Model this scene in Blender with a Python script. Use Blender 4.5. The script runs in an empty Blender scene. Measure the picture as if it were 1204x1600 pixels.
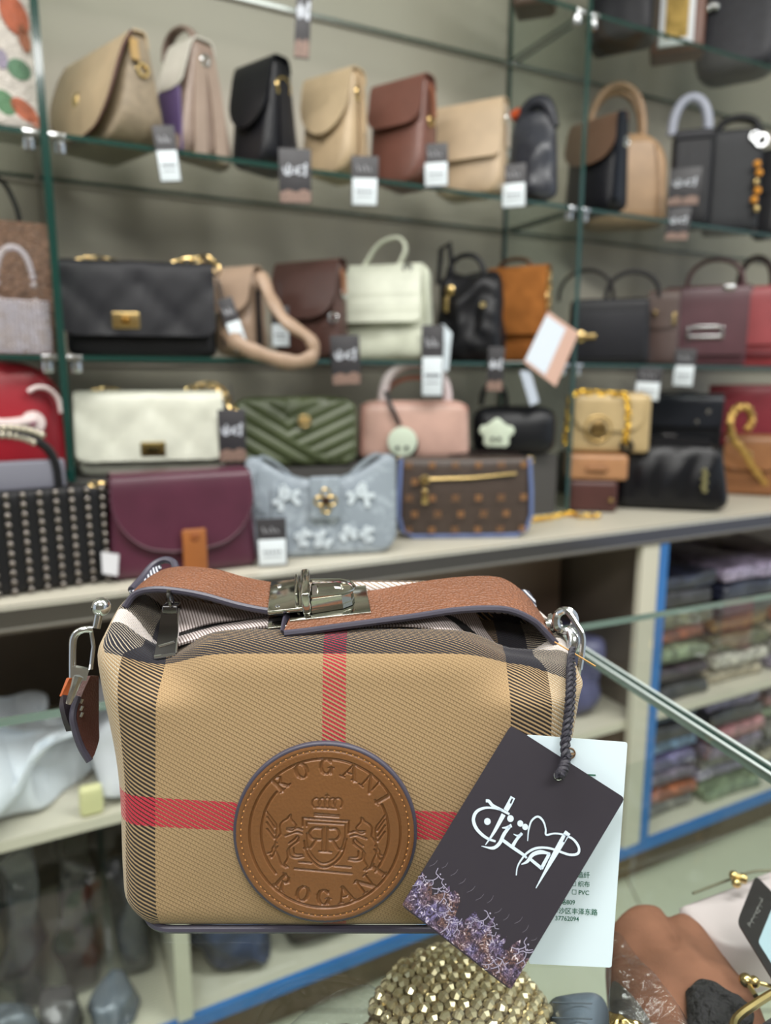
import bpy, math, random
import numpy as np
from mathutils import Vector, Matrix, noise
random.seed(7)
C = bpy.context.scene.collection
sc = bpy.context.scene
R = math.radians
# ------------------------------------------------------------------ camera, world, lights, exposure
CT = .95                       # height of the counter's glass top
EYE = CT + .268
TH = R(10.3); F = 1110.0        # downward tilt; focal length in pixels of the 1204x1600 frame
cam_d = bpy.data.cameras.new('camera'); cam = bpy.data.objects.new('camera', cam_d); C.objects.link(cam)
cam.location = (0, 0, EYE); cam.rotation_euler = (R(90) - TH, 0, 0)
cam_d.sensor_fit = 'VERTICAL'; cam_d.sensor_height = 36; cam_d.lens = F / 1600 * 36
cam_d.clip_start = .01; cam_d.clip_end = 60
cam_d.dof.use_dof = True; cam_d.dof.focus_distance = .352; cam_d.dof.aperture_fstop = 5.6
sc.camera = cam
w = bpy.data.worlds.new('shop_world'); sc.world = w; w.use_nodes = True
w.node_tree.nodes['Background'].inputs[0].default_value = (.80, .90, 1.0, 1)
w.node_tree.nodes['Background'].inputs[1].default_value = .55
def area(name, loc, size, power, col=(1, .985, .955), rot=(0, 0, 0)):
    d = bpy.data.lights.new(name, 'AREA'); d.shape = 'RECTANGLE'; d.size, d.size_y = size; d.energy = power; d.color = col
    o = bpy.data.objects.new(name, d); C.objects.link(o); o.location = loc; o.rotation_euler = rot; return o
area('ceiling_panel_light', (-.5, .05, 2.72), (1.2, .3), 26)
area('ceiling_panel_light', (.9, .45, 2.72), (1.2, .3), 26)
area('ceiling_panel_light', (.3, -1.3, 2.72), (1.2, .6), 30)
area('ceiling_panel_light', (-2.2, -.3, 2.72), (1.2, .6), 22)
area('ceiling_panel_light', (2.6, .2, 2.72), (1.2, .6), 26)
sc.view_settings.view_transform = 'Standard'; sc.view_settings.look = 'None'
sc.view_settings.gamma = 1; sc.view_settings.use_curve_mapping = False
sc.view_settings.exposure = .35
sc.cycles.use_denoising = True
sc.cycles.max_bounces = 12; sc.cycles.transparent_max_bounces = 24; sc.cycles.transmission_bounces = 8
sc.cycles.sample_clamp_indirect = 4; sc.cycles.caustics_reflective = False; sc.cycles.caustics_refractive = False
# ------------------------------------------------------------------ picture geometry -> world points
cT, sT = math.cos(TH), math.sin(TH)
CAM = Vector((0, 0, EYE))
def ray(px, py):
    a, b = (px - 602) / F, -(py - 800) / F
    return Vector((a, cT + b * sT, -sT + b * cT))
def P(px, py, Y):
    d = ray(px, py); return CAM + d * (Y / d.y)
def hit(px, py, p0, n):
    d = ray(px, py); return CAM + d * ((Vector(p0) - CAM).dot(n) / d.dot(n))
def onz(px, py, z): return hit(px, py, (0, 0, z), Vector((0, 0, 1)))
PHI = R(26.7)
WD = Vector((math.cos(PHI), math.sin(PHI), 0)); WN = Vector((-math.sin(PHI), math.cos(PHI), 0)); W0 = Vector((-.534, 1.2, 0))
def ont(px, py, t): return hit(px, py, W0 + WN * t, WN)
def wp(s, t, z): return W0 + WD * s + WN * t + Vector((0, 0, z))
def depth(p): v = Vector(p) - CAM; return v.y * cT - v.z * sT
def proj(p):
    v = Vector(p) - CAM; d = v.y * cT - v.z * sT
    return 602 + F * v.x / d, 800 - F * (v.y * sT + v.z * cT) / d
# ------------------------------------------------------------------ materials
def lin(c): return tuple(((x / 255) / 12.92 if x <= 10.3 else ((x / 255 + .055) / 1.055) ** 2.4) for x in c[:3]) + (1,)
class S:                                            # a node socket with arithmetic
    def __init__(s, nt, k): s.nt, s.k = nt, k
    def op(s, o, *a):
        n = s.nt.nodes.new('ShaderNodeMath'); n.operation = o
        for i, x in enumerate((s,) + a):
            if isinstance(x, S): s.nt.links.new(x.k, n.inputs[i])
            else: n.inputs[i].default_value = x
        return S(s.nt, n.outputs[0])
    def __add__(s, o): return s.op('ADD', o)
    def __radd__(s, o): return s.op('ADD', o)
    def __sub__(s, o): return s.op('SUBTRACT', o)
    def __mul__(s, o): return s.op('MULTIPLY', o)
    def __rmul__(s, o): return s.op('MULTIPLY', o)
    def gt(s, v): return s.op('GREATER_THAN', v)
    def lt(s, v): return s.op('LESS_THAN', v)
    def band(s, a, b): return s.gt(a) * s.lt(b)
    def frac(s): return s.op('FRACT')
class MT:
    def __init__(s, name):
        s.m = bpy.data.materials.new(name); s.m.use_nodes = True; s.nt = s.m.node_tree
        s.b = s.nt.nodes['Principled BSDF']; s.tc = s.nt.nodes.new('ShaderNodeTexCoord')
    def set(s, **k):
        for a, v in k.items():
            i = s.b.inputs[a.replace('_', ' ')]
            if isinstance(v, S): s.nt.links.new(v.k, i)
            else: i.default_value = v
        return s
    def coord(s, which='Object'):
        n = s.nt.nodes.new('ShaderNodeSeparateXYZ'); s.nt.links.new(s.tc.outputs[which], n.inputs[0])
        return [S(s.nt, n.outputs[i]) for i in range(3)]
    def tex(s, kind='Noise', scale=50, which='Object', out=0, **k):
        n = s.nt.nodes.new('ShaderNodeTex' + kind); s.nt.links.new(s.tc.outputs[which], n.inputs['Vector'])
        n.inputs['Scale'].default_value = scale
        for a, v in k.items(): n.inputs[a].default_value = v
        return S(s.nt, n.outputs[out])
    def mix(s, f, a, b, mode='MIX'):
        n = s.nt.nodes.new('ShaderNodeMix'); n.data_type = 'RGBA'; n.blend_type = mode
        for i, x in ((0, f), (6, a), (7, b)):
            if isinstance(x, S): s.nt.links.new(x.k, n.inputs[i])
            else: n.inputs[i].default_value = x
        return S(s.nt, n.outputs[2])
    def bump(s, h, strength=.3, dist=.001):
        n = s.nt.nodes.new('ShaderNodeBump'); n.inputs['Strength'].default_value = strength; n.inputs['Distance'].default_value = dist
        s.nt.links.new(h.k, n.inputs['Height']); s.nt.links.new(n.outputs[0], s.b.inputs['Normal']); return s
_mc = {}
def mat(col, rough=.5, metal=0, bump=None, vary=None, key='', coat=0, spec=.5, col2=None):
    k = (tuple(col), rough, metal, bump, vary, key, coat, spec, col2)
    if k in _mc: return _mc[k]
    m = MT((key or 'surface') + '_%02x%02x%02x' % tuple(int(c) for c in col[:3]))
    m.set(Base_Color=lin(col), Roughness=rough, Metallic=metal, Coat_Weight=coat, Specular_IOR_Level=spec)
    if vary:
        n = m.tex('Noise', vary[0], Detail=4.0)
        c2 = lin(col2) if col2 else tuple(min(1, c * (1 - vary[1])) for c in lin(col)[:3]) + (1,)
        f = ((n - .5) * 3 + .5).op('MINIMUM', 1.0).op('MAXIMUM', 0.0)
        m.set(Base_Color=m.mix(f, lin(col), c2))
    if bump:
        h = m.tex('Voronoi' if bump[1] >= 0 else 'Noise', bump[0]); m.bump(h, abs(bump[1]), bump[2] if len(bump) > 2 else .001)
    _mc[k] = m.m; return m.m
def leather(col, rough=.42, scale=500, b=.25, key='leather'): return mat(col, rough, 0, (scale, b, .0006), (18, .18), key)
def patent(col): return mat(col, .16, 0, (60, -.25, .002), None, 'patent', coat=.6)
def suede(col): return mat(col, .9, 0, (900, .3, .0006), (30, .3), 'suede', spec=.15)
GOLD = mat((212, 184, 128), .22, 1, key='gold_metal'); SILVER = mat((214, 216, 218), .16, 1, key='silver_metal')
NICKEL = mat((196, 196, 188), .10, 1, None, None, 'polished_nickel')
DSIL = mat((110, 108, 110), .15, 1, key='dark_nickel')
BLACKP = mat((38, 36, 42), .45, key='black_card'); WHITEP = mat((222, 232, 240), .5, key='white_card')
def glassy(name, tint, gloss=.06, rough=.0, ior=1.45, extra=0.0):
    m = MT(name); nt = m.nt; t = nt.nodes.new('ShaderNodeBsdfTransparent'); t.inputs[0].default_value = tint
    g = nt.nodes.new('ShaderNodeBsdfGlossy'); g.inputs['Roughness'].default_value = rough
    f = nt.nodes.new('ShaderNodeFresnel'); f.inputs[0].default_value = ior
    mx = nt.nodes.new('ShaderNodeMixShader'); gb = nt.nodes.new('ShaderNodeNewGeometry')
    fs = (S(nt, f.outputs[0]) + extra) * (S(nt, gb.outputs['Backfacing']).op('LESS_THAN', .5))
    nt.links.new(fs.k, mx.inputs[0]); nt.links.new(t.outputs[0], mx.inputs[1]); nt.links.new(g.outputs[0], mx.inputs[2])
    nt.links.new(mx.outputs[0], nt.nodes['Material Output'].inputs[0]); m.mx = mx; m.g = g; return m
CLEAR = glassy('clear_glass', (.89, .925, .905, 1)).m
PANE = glassy('counter_glass', (.95, .975, .965, 1)).m
GEDGE = mat((22, 58, 52), .12, 0, key='green_glass_edge', coat=.5)
def film_mat():
    m = glassy('clear_plastic_film', (.93, .94, .96, 1), rough=.12, extra=.05)
    n = m.tex('Noise', 28, Detail=5.0, Distortion=1.2); b = m.nt.nodes.new('ShaderNodeBump'); b.inputs['Strength'].default_value = 1; b.inputs['Distance'].default_value = .012
    m.nt.links.new(n.k, b.inputs['Height']); m.nt.links.new(b.outputs[0], m.g.inputs['Normal']); return m.m
FILM = film_mat()
# ------------------------------------------------------------------ mesh kit
class M:
    def __init__(s): s.v, s.f, s.mi, s.uv = [], [], [], {}
    def add(s, vs, fs, mi=0):
        o = len(s.v); s.v += [Vector(v) for v in vs]
        for f in fs: s.f.append([i + o for i in f]); s.mi.append(mi)
        return s
    def map(s, fn, start=0):
        for i in range(start, len(s.v)): s.v[i] = Vector(fn(s.v[i]))
        return s
    def mesh(s, name, mats, smooth=True, angle=40):
        me = bpy.data.meshes.new(name); me.from_pydata([tuple(v) for v in s.v], [], s.f)
        for m in (mats if isinstance(mats, (list, tuple)) else [mats]): me.materials.append(m)
        if any(s.mi): me.polygons.foreach_set('material_index', s.mi)
        if smooth:
            me.polygons.foreach_set('use_smooth', [True] * len(s.f)); me.set_sharp_from_angle(angle=R(angle))
        if s.uv:
            u = me.uv_layers.new(name='UVMap')
            for fi, uvs in s.uv.items():
                for li, q in zip(me.polygons[fi].loop_indices, uvs): u.data[li].uv = q
        me.update(); return me
    def build(s, name, mats, parent=None, world=False, smooth=True, angle=40, label=None, kind=None):
        if world and parent is not None:
            inv = mw(parent).inverted(); s.v = [inv @ v for v in s.v]
        o = bpy.data.objects.new(name, s.mesh(name, mats, smooth, angle)); C.objects.link(o)
        if parent is not None: o.parent = parent
        if label: o['label'] = label
        if kind: o['kind'] = kind
        return o
def mw(o):
    m = Matrix.LocRotScale(o.location, o.rotation_euler, o.scale)
    return mw(o.parent) @ m if o.parent else m
def thing(name, label, cat, loc=(0, 0, 0), rz=0, group=None):
    o = bpy.data.objects.new(name, None); C.objects.link(o); o.empty_display_size = .02
    o.location = loc; o.rotation_euler = (0, 0, rz); return tag(o, label, cat, group)
def tag(o, label, cat, group=None, kind=None):
    o['label'] = label; o['category'] = cat
    if group: o['group'] = group
    if kind: o['kind'] = kind
    return o
def struct(o): o['kind'] = 'structure'; return o
def link_copy(me, name, parent, mat4):
    o = bpy.data.objects.new(name, me); C.objects.link(o); o.parent = parent; o.matrix_local = mat4; return o
def _axis(h, r, n, k):
    a = [-h + r * (1 - math.cos(i / k * math.pi / 2)) for i in range(k)]
    mid = [-(h - r) + 2 * (h - r) * i / n for i in range(n + 1)]
    return a + mid + [-x for x in a[::-1]]
def rbox(hx, hy, hz, r, nx=1, ny=1, nz=1, k=3, c=(0, 0, 0), m=None, mi=0):
    m = m or M(); st = len(m.v); r = min(r, hx * .98, hy * .98, hz * .98)
    ax = [_axis(h, r, n, k) for h, n in ((hx, nx), (hy, ny), (hz, nz))]; h = (hx, hy, hz); idx = {}; m.orig = getattr(m, 'orig', {})
    def vid(p):
        key = tuple(round(q, 7) for q in p)
        if key not in idx:
            q = Vector([max(-(h[i] - r), min(h[i] - r, p[i])) for i in range(3)]); d = Vector(p) - q
            if d.length > 1e-9: q = q + d.normalized() * r
            idx[key] = len(m.v); m.v.append(q + Vector(c)); m.orig[idx[key]] = Vector(p)
        return idx[key]
    m.tag = getattr(m, 'tag', {})
    for a in range(3):
        b, d = [(1, 2), (2, 0), (0, 1)][a]
        for sg in (-1, 1):
            for i in range(len(ax[b]) - 1):
                for j in range(len(ax[d]) - 1):
                    q = []
                    for (ii, jj) in ((i, j), (i + 1, j), (i + 1, j + 1), (i, j + 1)):
                        p = [0, 0, 0]; p[a] = sg * h[a]; p[b] = ax[b][ii]; p[d] = ax[d][jj]; q.append(vid(p))
                    m.tag[len(m.f)] = (a, sg); m.f.append(q if sg > 0 else q[::-1]); m.mi.append(mi)
    m.start = st; return m
def spline(pts, n):
    pts = [Vector(p) for p in pts]
    if len(pts) < 3: return [pts[0].lerp(pts[-1], i / (n - 1)) for i in range(n)]
    q = [pts[0] * 2 - pts[1]] + pts + [pts[-1] * 2 - pts[-2]]; out = []
    for i in range(n):
        u = i / (n - 1) * (len(pts) - 1); k = min(int(u), len(pts) - 2); t = u - k; a, b, c, d = q[k:k + 4]
        out.append(.5 * ((2 * b) + (c - a) * t + (2 * a - 5 * b + 4 * c - d) * t * t + (3 * b - a - 3 * c + d) * t ** 3))
    return out
def tube(path, r, seg=8, closed=False, m=None, mi=0, flat=1.0, up=None):
    m = m or M(); n = len(path); path = [Vector(p) for p in path]; rs = r if isinstance(r, (list, tuple)) else [r] * n; rings = []; prev = None
    for i, p in enumerate(path):
        if closed: t = path[(i + 1) % n] - path[i - 1]
        else: t = path[min(i + 1, n - 1)] - path[max(i - 1, 0)]
        t.normalize()
        if prev is None:
            a = Vector(up) if up else (Vector((0, 0, 1)) if abs(t.z) < .9 else Vector((1, 0, 0)))
        else: a = prev
        x = (a - t * a.dot(t)).normalized(); y = t.cross(x); prev = x
        rings.append([p + (x * math.cos(k / seg * 2 * math.pi) * flat + y * math.sin(k / seg * 2 * math.pi)) * rs[i] for k in range(seg)])
    vs = [v for rg in rings for v in rg]; fs = []
    for i in range(n if closed else n - 1):
        j = (i + 1) % n
        for k in range(seg): fs.append([i * seg + k, i * seg + (k + 1) % seg, j * seg + (k + 1) % seg, j * seg + k])
    if not closed: fs += [list(range(seg))[::-1], [(n - 1) * seg + k for k in range(seg)]]
    return m.add(vs, fs, mi)
def sheet(fn, nu, nv, th, m=None, mi=0, up=1):
    m = m or M(); g = [[Vector(fn(i / nu, j / nv)) for j in range(nv + 1)] for i in range(nu + 1)]; nrm = {}
    for i in range(nu + 1):
        for j in range(nv + 1):
            a = g[min(i + 1, nu)][j] - g[max(i - 1, 0)][j]; b = g[i][min(j + 1, nv)] - g[i][max(j - 1, 0)]
            c = a.cross(b); nrm[i, j] = c.normalized() if c.length > 1e-12 else Vector((0, 0, 1))
    W_ = nv + 1; top = [g[i][j] + nrm[i, j] * th * .5 * up for i in range(nu + 1) for j in range(W_)]; bot = [g[i][j] - nrm[i, j] * th * .5 * up for i in range(nu + 1) for j in range(W_)]
    N = len(top); fs = []
    for i in range(nu):
        for j in range(nv):
            q = [i * W_ + j, (i + 1) * W_ + j, (i + 1) * W_ + j + 1, i * W_ + j + 1]
            if up < 0: q = q[::-1]
            fs += [q, [k + N for k in q[::-1]]]
    rim = [(i, 0) for i in range(nu)] + [(nu, j) for j in range(nv)] + [(i, nv) for i in range(nu, 0, -1)] + [(0, j) for j in range(nv, 0, -1)]
    for k in range(len(rim)):
        a = rim[k]; b = rim[(k + 1) % len(rim)]; ia, ib = a[0] * W_ + a[1], b[0] * W_ + b[1]
        q = [ib, ia, ia + N, ib + N]
        fs.append(q if up > 0 else q[::-1])
    return m.add(top + bot, fs, mi)
def ruled(A, B, th, n=24, nv=4, m=None, mi=0, bow=0.0, up=1):
    a, b = spline(A, n + 1), spline(B, n + 1)
    return sheet(lambda u, v: a[round(u * n)].lerp(b[round(u * n)], v) + Vector((0, 0, bow * 4 * v * (1 - v))), n, nv, th, m, mi, up)
def lathe(prof, seg=20, c=(0, 0, 0), ax='z', m=None, mi=0):
    m = m or M(); vs = []; fs = []; n = len(prof)
    for r, z in prof:
        for k in range(seg):
            x, y = r * math.cos(k / seg * 2 * math.pi), r * math.sin(k / seg * 2 * math.pi)
            vs.append(Vector({'z': (x, y, z), 'y': (x, -z, y), 'x': (z, x, y)}[ax]) + Vector(c))
    for i in range(n - 1):
        for k in range(seg): fs.append([i * seg + k, i * seg + (k + 1) % seg, (i + 1) * seg + (k + 1) % seg, (i + 1) * seg + k])
    fs += [list(range(seg))[::-1], [(n - 1) * seg + k for k in range(seg)]]
    return m.add(vs, fs, mi)
def torus(c, R_, r, nrm=(0, 1, 0), n=20, seg=6, m=None, sx=1.0, mi=0):
    nrm = Vector(nrm).normalized(); a = nrm.orthogonal().normalized(); b = nrm.cross(a)
    return tube([Vector(c) + a * math.cos(i / n * 2 * math.pi) * R_ * sx + b * math.sin(i / n * 2 * math.pi) * R_ for i in range(n)], r, seg, True, m, mi)
def arc(x0, x1, z, h, y=0, n=18, p=1.0, y1=None):
    y1 = y if y1 is None else y1
    return [Vector(((x0 + x1) / 2 - (x1 - x0) / 2 * math.cos(i / n * math.pi), y + (y1 - y) * i / n, z + h * math.sin(i / n * math.pi) ** p)) for i in range(n + 1)]
def chain(path, R_, r, m=None, sx=1.5):
    m = m or M(); L = 0; pts = spline(path, max(20, len(path) * 8)); last = pts[0]; k = 0; step = R_ * sx * 1.35
    for i in range(1, len(pts)):
        d = (pts[i] - last).length
        if d >= step:
            t = (pts[i] - last).normalized(); c = (pts[i] + last) / 2; o = t.orthogonal().normalized(); o2 = t.cross(o)
            nn = o if k % 2 else o2; bb = t.cross(nn)
            tube([c + t * math.cos(q / 10 * 2 * math.pi) * R_ * sx + bb * math.sin(q / 10 * 2 * math.pi) * R_ for q in range(10)], r, 5, True, m); last = pts[i]; k += 1
    return m
def poly(pts, th, nrm, m=None, mi=0, edge_mi=None):
    m = m or M(); n = len(pts); nv = Vector(nrm).normalized() * th; o = len(m.v)
    m.add([Vector(p) for p in pts] + [Vector(p) - nv for p in pts], [list(range(n)), list(range(2 * n - 1, n - 1, -1))], mi)
    fs = [[(k + 1) % n, k, k + n, (k + 1) % n + n] for k in range(n)]
    for f in fs: m.f.append([i + o for i in f]); m.mi.append(mi if edge_mi is None else edge_mi)
    return m
def ribbon2(pts, ws, nrm, th=.0002, m=None, n=None):     # flat printed stroke lying in a plane
    m = m or M(); nrm = Vector(nrm).normalized(); pts = spline(pts, n or len(pts) * 5); k = len(pts)
    ws = [ws] * 2 if not isinstance(ws, (list, tuple)) else ws; vs = []
    for i, p in enumerate(pts):
        t = (pts[min(i + 1, k - 1)] - pts[max(i - 1, 0)]).normalized(); s_ = t.cross(nrm).normalized(); u = i / (k - 1) * (len(ws) - 1); q = min(int(u), len(ws) - 2)
        wd = ws[q] + (ws[q + 1] - ws[q]) * (u - q); vs += [p + s_ * wd / 2 + nrm * th, p - s_ * wd / 2 + nrm * th]
    return m.add(vs, [[2 * i, 2 * i + 1, 2 * i + 3, 2 * i + 2] for i in range(k - 1)])
# ------------------------------------------------------------------ room
def boxm(x0, x1, y0, y1, z0, z1, m=None, mi=0):
    m = m or M(); v = [(x, y, z) for z in (z0, z1) for y in (y0, y1) for x in (x0, x1)]
    return m.add(v, [[0, 2, 3, 1], [4, 5, 7, 6], [0, 1, 5, 4], [2, 6, 7, 3], [0, 4, 6, 2], [1, 3, 7, 5]], mi)
def wbox(s0, s1, t0, t1, z0, z1, m=None, mi=0, edge=None):      # a box in the wall's own directions
    m = m or M(); v = [wp(s, t, z) for z in (z0, z1) for t in (t0, t1) for s in (s0, s1)]
    st = len(m.f); m.add(v, [[0, 2, 3, 1], [4, 5, 7, 6], [0, 1, 5, 4], [2, 6, 7, 3], [0, 4, 6, 2], [1, 3, 7, 5]], mi)
    if edge is not None:
        for k in edge[1]: m.mi[st + k] = edge[0]
    return m
GREIGE = mat((176, 167, 153), .42, 0, None, (1.6, .08), 'greige_laminate')
struct(wbox(-3.2, 4.5, .285, .36, 0, 2.76).build('wall_back', GREIGE, smooth=False))
tile = MT('cream_floor_tile'); tx, ty, tz = tile.coord()
grout = ((tx * (1 / .6)).frac().lt(.008) + (ty * (1 / .6)).frac().lt(.008)).op('MINIMUM', 1.0)
tile.set(Base_Color=tile.mix(grout, tile.mix(tile.tex('Noise', 3, Detail=5.0), lin((196, 196, 176)), lin((180, 182, 162))), lin((120, 118, 104))), Roughness=.25)
struct(boxm(-3.5, 4.2, -3.2, 4.2, -.05, 0).build('floor', tile.m, smooth=False))
struct(boxm(-3.5, 4.2, -3.2, 4.2, 2.76, 2.82).build('ceiling', mat((222, 222, 216), .8, key='ceiling_paint'), smooth=False))
struct(boxm(-3.5, 4.2, -3.26, -3.2, 0, 2.76).build('wall_front', mat((150, 140, 128), .7, 0, None, (2.5, .5), 'painted_wall'), smooth=False))
SH1, SH2, LEDGE, RISE, SH0 = CT + .656, CT + .313, CT - .042, CT + .102, CT + 1.052
# wall unit: ledge, riser, lower cabinets
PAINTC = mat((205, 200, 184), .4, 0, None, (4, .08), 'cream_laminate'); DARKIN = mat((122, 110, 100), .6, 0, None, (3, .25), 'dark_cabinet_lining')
CHROME = mat((104, 100, 102), .10, 1, (26, -.12), None, 'brushed_chrome'); BLUE = mat((50, 114, 184), .4, 0, None, (9, .15), 'blue_edge_tape')
u = thing('wall_cabinet', 'long low wall cabinet with cream top, chrome front strip and blue taped edges', 'cabinet', wp(0, -.2, 0), PHI)
def cabpart(m, name, mt, label=None): return m.build(name, mt, u, world=True, smooth=False, label=label)
LT = -.215
cabpart(wbox(-2.2, 4.2, LT, .28, LEDGE - .012, LEDGE), 'worktop', PAINTC)
cabpart(wbox(-2.2, 4.2, LT - .004, LT, LEDGE - .034, LEDGE + .001), 'front_strip', CHROME, 'polished metal front strip')
cabpart(wbox(-2.2, 4.2, LT - .0055, LT - .0041, LEDGE - .004, LEDGE + .001), 'top_highlight', mat((214, 210, 200), .25, .5, key='bright_edge'), 'highlight on the upper edge of the strip, set in brighter metal')  # the strip's top highlight, put into the colour of a thin paler lip
cabpart(wbox(-2.2, 4.2, LT - .0055, LT - .0041, LEDGE - .034, LEDGE - .031), 'lower_edge', mat((150, 146, 142), .25, .5, key='bright_edge'))
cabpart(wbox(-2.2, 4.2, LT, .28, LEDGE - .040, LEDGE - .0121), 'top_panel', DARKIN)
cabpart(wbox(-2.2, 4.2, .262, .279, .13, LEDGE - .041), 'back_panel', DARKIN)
cabpart(wbox(-2.2, 4.2, LT + .012, .261, .108, .128), 'bottom_panel', PAINTC)
cabpart(wbox(-2.2, 4.2, LT, LT + .0119, .106, .130), 'bottom_edge', BLUE, 'blue taped bottom edge')
cabpart(wbox(-2.2, 4.2, LT + .05, LT + .065, 0, .107), 'kick_panel', mat((104, 88, 70), .6, key='brown_kick'), 'brown recessed kick panel')
def sat(px, py): q = ont(px, py, LT); return (q - W0).dot(WD)
s_white, s_div, s_blue = sat(286, 1520), sat(872, 900), sat(1036, 890)
for s_, m_, l_ in ((s_white, PAINTC, 'cream upright'), (s_blue, BLUE, 'blue taped upright')):
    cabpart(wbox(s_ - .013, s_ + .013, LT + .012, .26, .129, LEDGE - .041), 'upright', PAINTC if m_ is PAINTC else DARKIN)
    cabpart(wbox(s_ - .013, s_ + .013, LT, LT + .0119, .131, LEDGE - .041), 'upright_edge', m_, l_)
cabpart(wbox(s_blue - .065, s_blue - .0131, LT + .002, LT + .018, .131, LEDGE - .041), 'stile', PAINTC, 'cream stile beside the blue upright')
cabpart(wbox(s_white + .014, s_blue - .066, .05, .06, .56, LEDGE - .041), 'inner_panel', mat((120, 100, 88), .5, key='brown_panel'), 'brown inner panel')
ZSH = ont(40, 1318, LT).z
cabpart(wbox(-2.2, s_white - .014, LT + .006, .25, ZSH - .009, ZSH + .009), 'inner_shelf', PAINTC)
cabpart(wbox(s_white + .014, s_blue - .014, LT + .02, .25, .43, .45), 'inner_shelf', PAINTC)
cabpart(wbox(s_blue + .014, 4.2, LT + .02, .25, .43, .45), 'inner_shelf', PAINTC)
ri = wbox(-1.6, 1.06, .01, .275, LEDGE + .001, RISE).build('display_riser', mat((70, 68, 66), .6, key='charcoal_riser'), smooth=False)
tag(ri, 'dark box riser on the cream ledge lifting the back row of bags', 'riser')
# glass shelves and uprights
def gshelf(z, s0, s1, label, t0=0.0, t1=.275):
    o = wbox(s0, s1, t0, t1, z - .008, z, edge=(1, (2, 3, 4, 5))).build('glass_shelf', [CLEAR, GEDGE], smooth=False)
    return tag(o, label, 'shelf', 'glass shelves of the wall display')
S1 = 1.085
for z, nm in ((SH0, 'topmost'), (SH1, 'upper'), (SH2, 'middle')):
    gshelf(z, -1.3, -.009, nm + ' glass shelf of the narrow bay beside the sparkly bags')
    gshelf(z, .009, S1 - .009, nm + ' glass shelf of the wide bay between the two glass uprights')
    gshelf(z, S1 + .009, 3.0, nm + ' glass shelf of the bay beyond the second glass upright')
for s_, l_ in ((0, 'tall glass upright beside the white quilted bag'), (S1, 'tall glass upright beside the gold chain bag')):
    o = wbox(s_ - .006, s_ + .006, -.004, .28, RISE + .001 if s_ == 0 else LEDGE + .001, 2.45, edge=(1, (2, 3, 0, 1))).build('glass_upright', [CLEAR, GEDGE], smooth=False)
    tag(o, l_, 'glass panel', 'glass uprights of the wall display')
k = 0
for s_ in (0, S1):
    for z, zn in ((SH1, 'upper shelf'), (SH2, 'middle shelf')) + (((SH0, 'topmost shelf'),) if s_ else ()):
        for sd in (-1, 1):
            r_ = thing('shelf_clip', 'chrome clip, %s, %s side of the glass upright near the %s' % (zn, 'inner' if sd > 0 else 'outer', 'sparkly bags' if s_ == 0 else 'black bags'), 'clip', wp(s_ + sd * .022, .012, z - .010), PHI, 'shelf clips')
            lathe([(.0, -.018), (.009, -.018), (.010, -.015), (.010, -.001), (.0, -.001)], 14, (0, 0, 0)).build('cup', SILVER, r_)
            rbox(.013, .007, .004, .0015, c=(-sd * .004, -.006, .006)).build('jaw', SILVER, r_)
CEDGE = mat((120, 140, 132), .2, 0, key='pale_glass_edge', coat=.5)
# ------------------------------------------------------------------ counter
A0, A1 = onz(0, 1122, CT), onz(900, 976, CT); ed = (A1 - A0).normalized()
B0, B1 = onz(905, 1012, CT), onz(1204, 1203, CT); bd = (B1 - B0).normalized()
# crossing of the far edge and the seam
mtx = Matrix(((ed.x, -bd.x), (ed.y, -bd.y))); sol = mtx.inverted() @ Vector((B0.x - A0.x, B0.y - A0.y)); X0 = A0 + ed * sol[0]
perp = Vector((bd.y, -bd.x, 0)); perp = perp if perp.x > 0 else -perp
cz = thing('display_counter', 'glass display counter carrying the plaid bag, its top of two panes meeting at a seam', 'counter', (0, .3, 0))
far = A0 - ed * 1.2; nearL = Vector((far.x + .12, -.15, CT)); g = .0034
pa = [far, X0 - perp * g, X0 + bd * 1.15 - perp * g, nearL]
def cw(ps): 
    a = sum(ps[i].x * ps[(i + 1) % len(ps)].y - ps[(i + 1) % len(ps)].x * ps[i].y for i in range(len(ps))); return ps if a > 0 else ps[::-1]
poly(cw(pa), .008, (0, 0, 1), edge_mi=1).build('glass_top', [PANE, CEDGE], cz, world=True, smooth=False)
q0, q1 = X0 + perp * g, X0 + bd * 1.15 + perp * g
pb = [q0, q1, q1 + ed * 1.5, q0 + ed * 1.8]
poly(cw(pb), .008, (0, 0, 1), edge_mi=1).build('glass_top', [PANE, CEDGE], cz, world=True, smooth=False)
TRIM = mat((214, 226, 224), .35, .3, key='seam_trim')
for sg in (-1, 1):
    a, b = X0 + perp * sg * .0048, X0 + bd * 1.15 + perp * sg * .0048; h_ = perp * .0012; z_ = Vector((0, 0, .0008))
    poly(cw([a - h_ + z_, b - h_ + z_, b + h_ + z_, a + h_ + z_]), .0007, (0, 0, 1)).build('seam_trim', TRIM, cz, world=True, smooth=False, label='bright ground seam edge')
poly(cw([X0 - perp * g * .9, X0 + bd * 1.15 - perp * g * .9, X0 + bd * 1.15 + perp * g * .9, X0 + perp * g * .9]), .006, (0, 0, 1)).map(lambda v: v - Vector((0, 0, .001))).build('seam_joint', mat((16, 40, 34), .35, key='dark_joint', spec=.3), cz, world=True, smooth=False, label='dark green joint')
SHC = CT - .17
ps = [far + Vector((.02, -.03, SHC - CT)), X0 + ed * .55 + Vector((0, -.03, SHC - CT)), Vector((.9, -.13, SHC)), nearL + Vector((.02, .02, SHC - CT))]
poly(cw(ps), .006, (0, 0, 1), edge_mi=1).build('inner_shelf', [PANE, PANE], cz, world=True, smooth=False, label='clear glass inner shelf')
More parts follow.
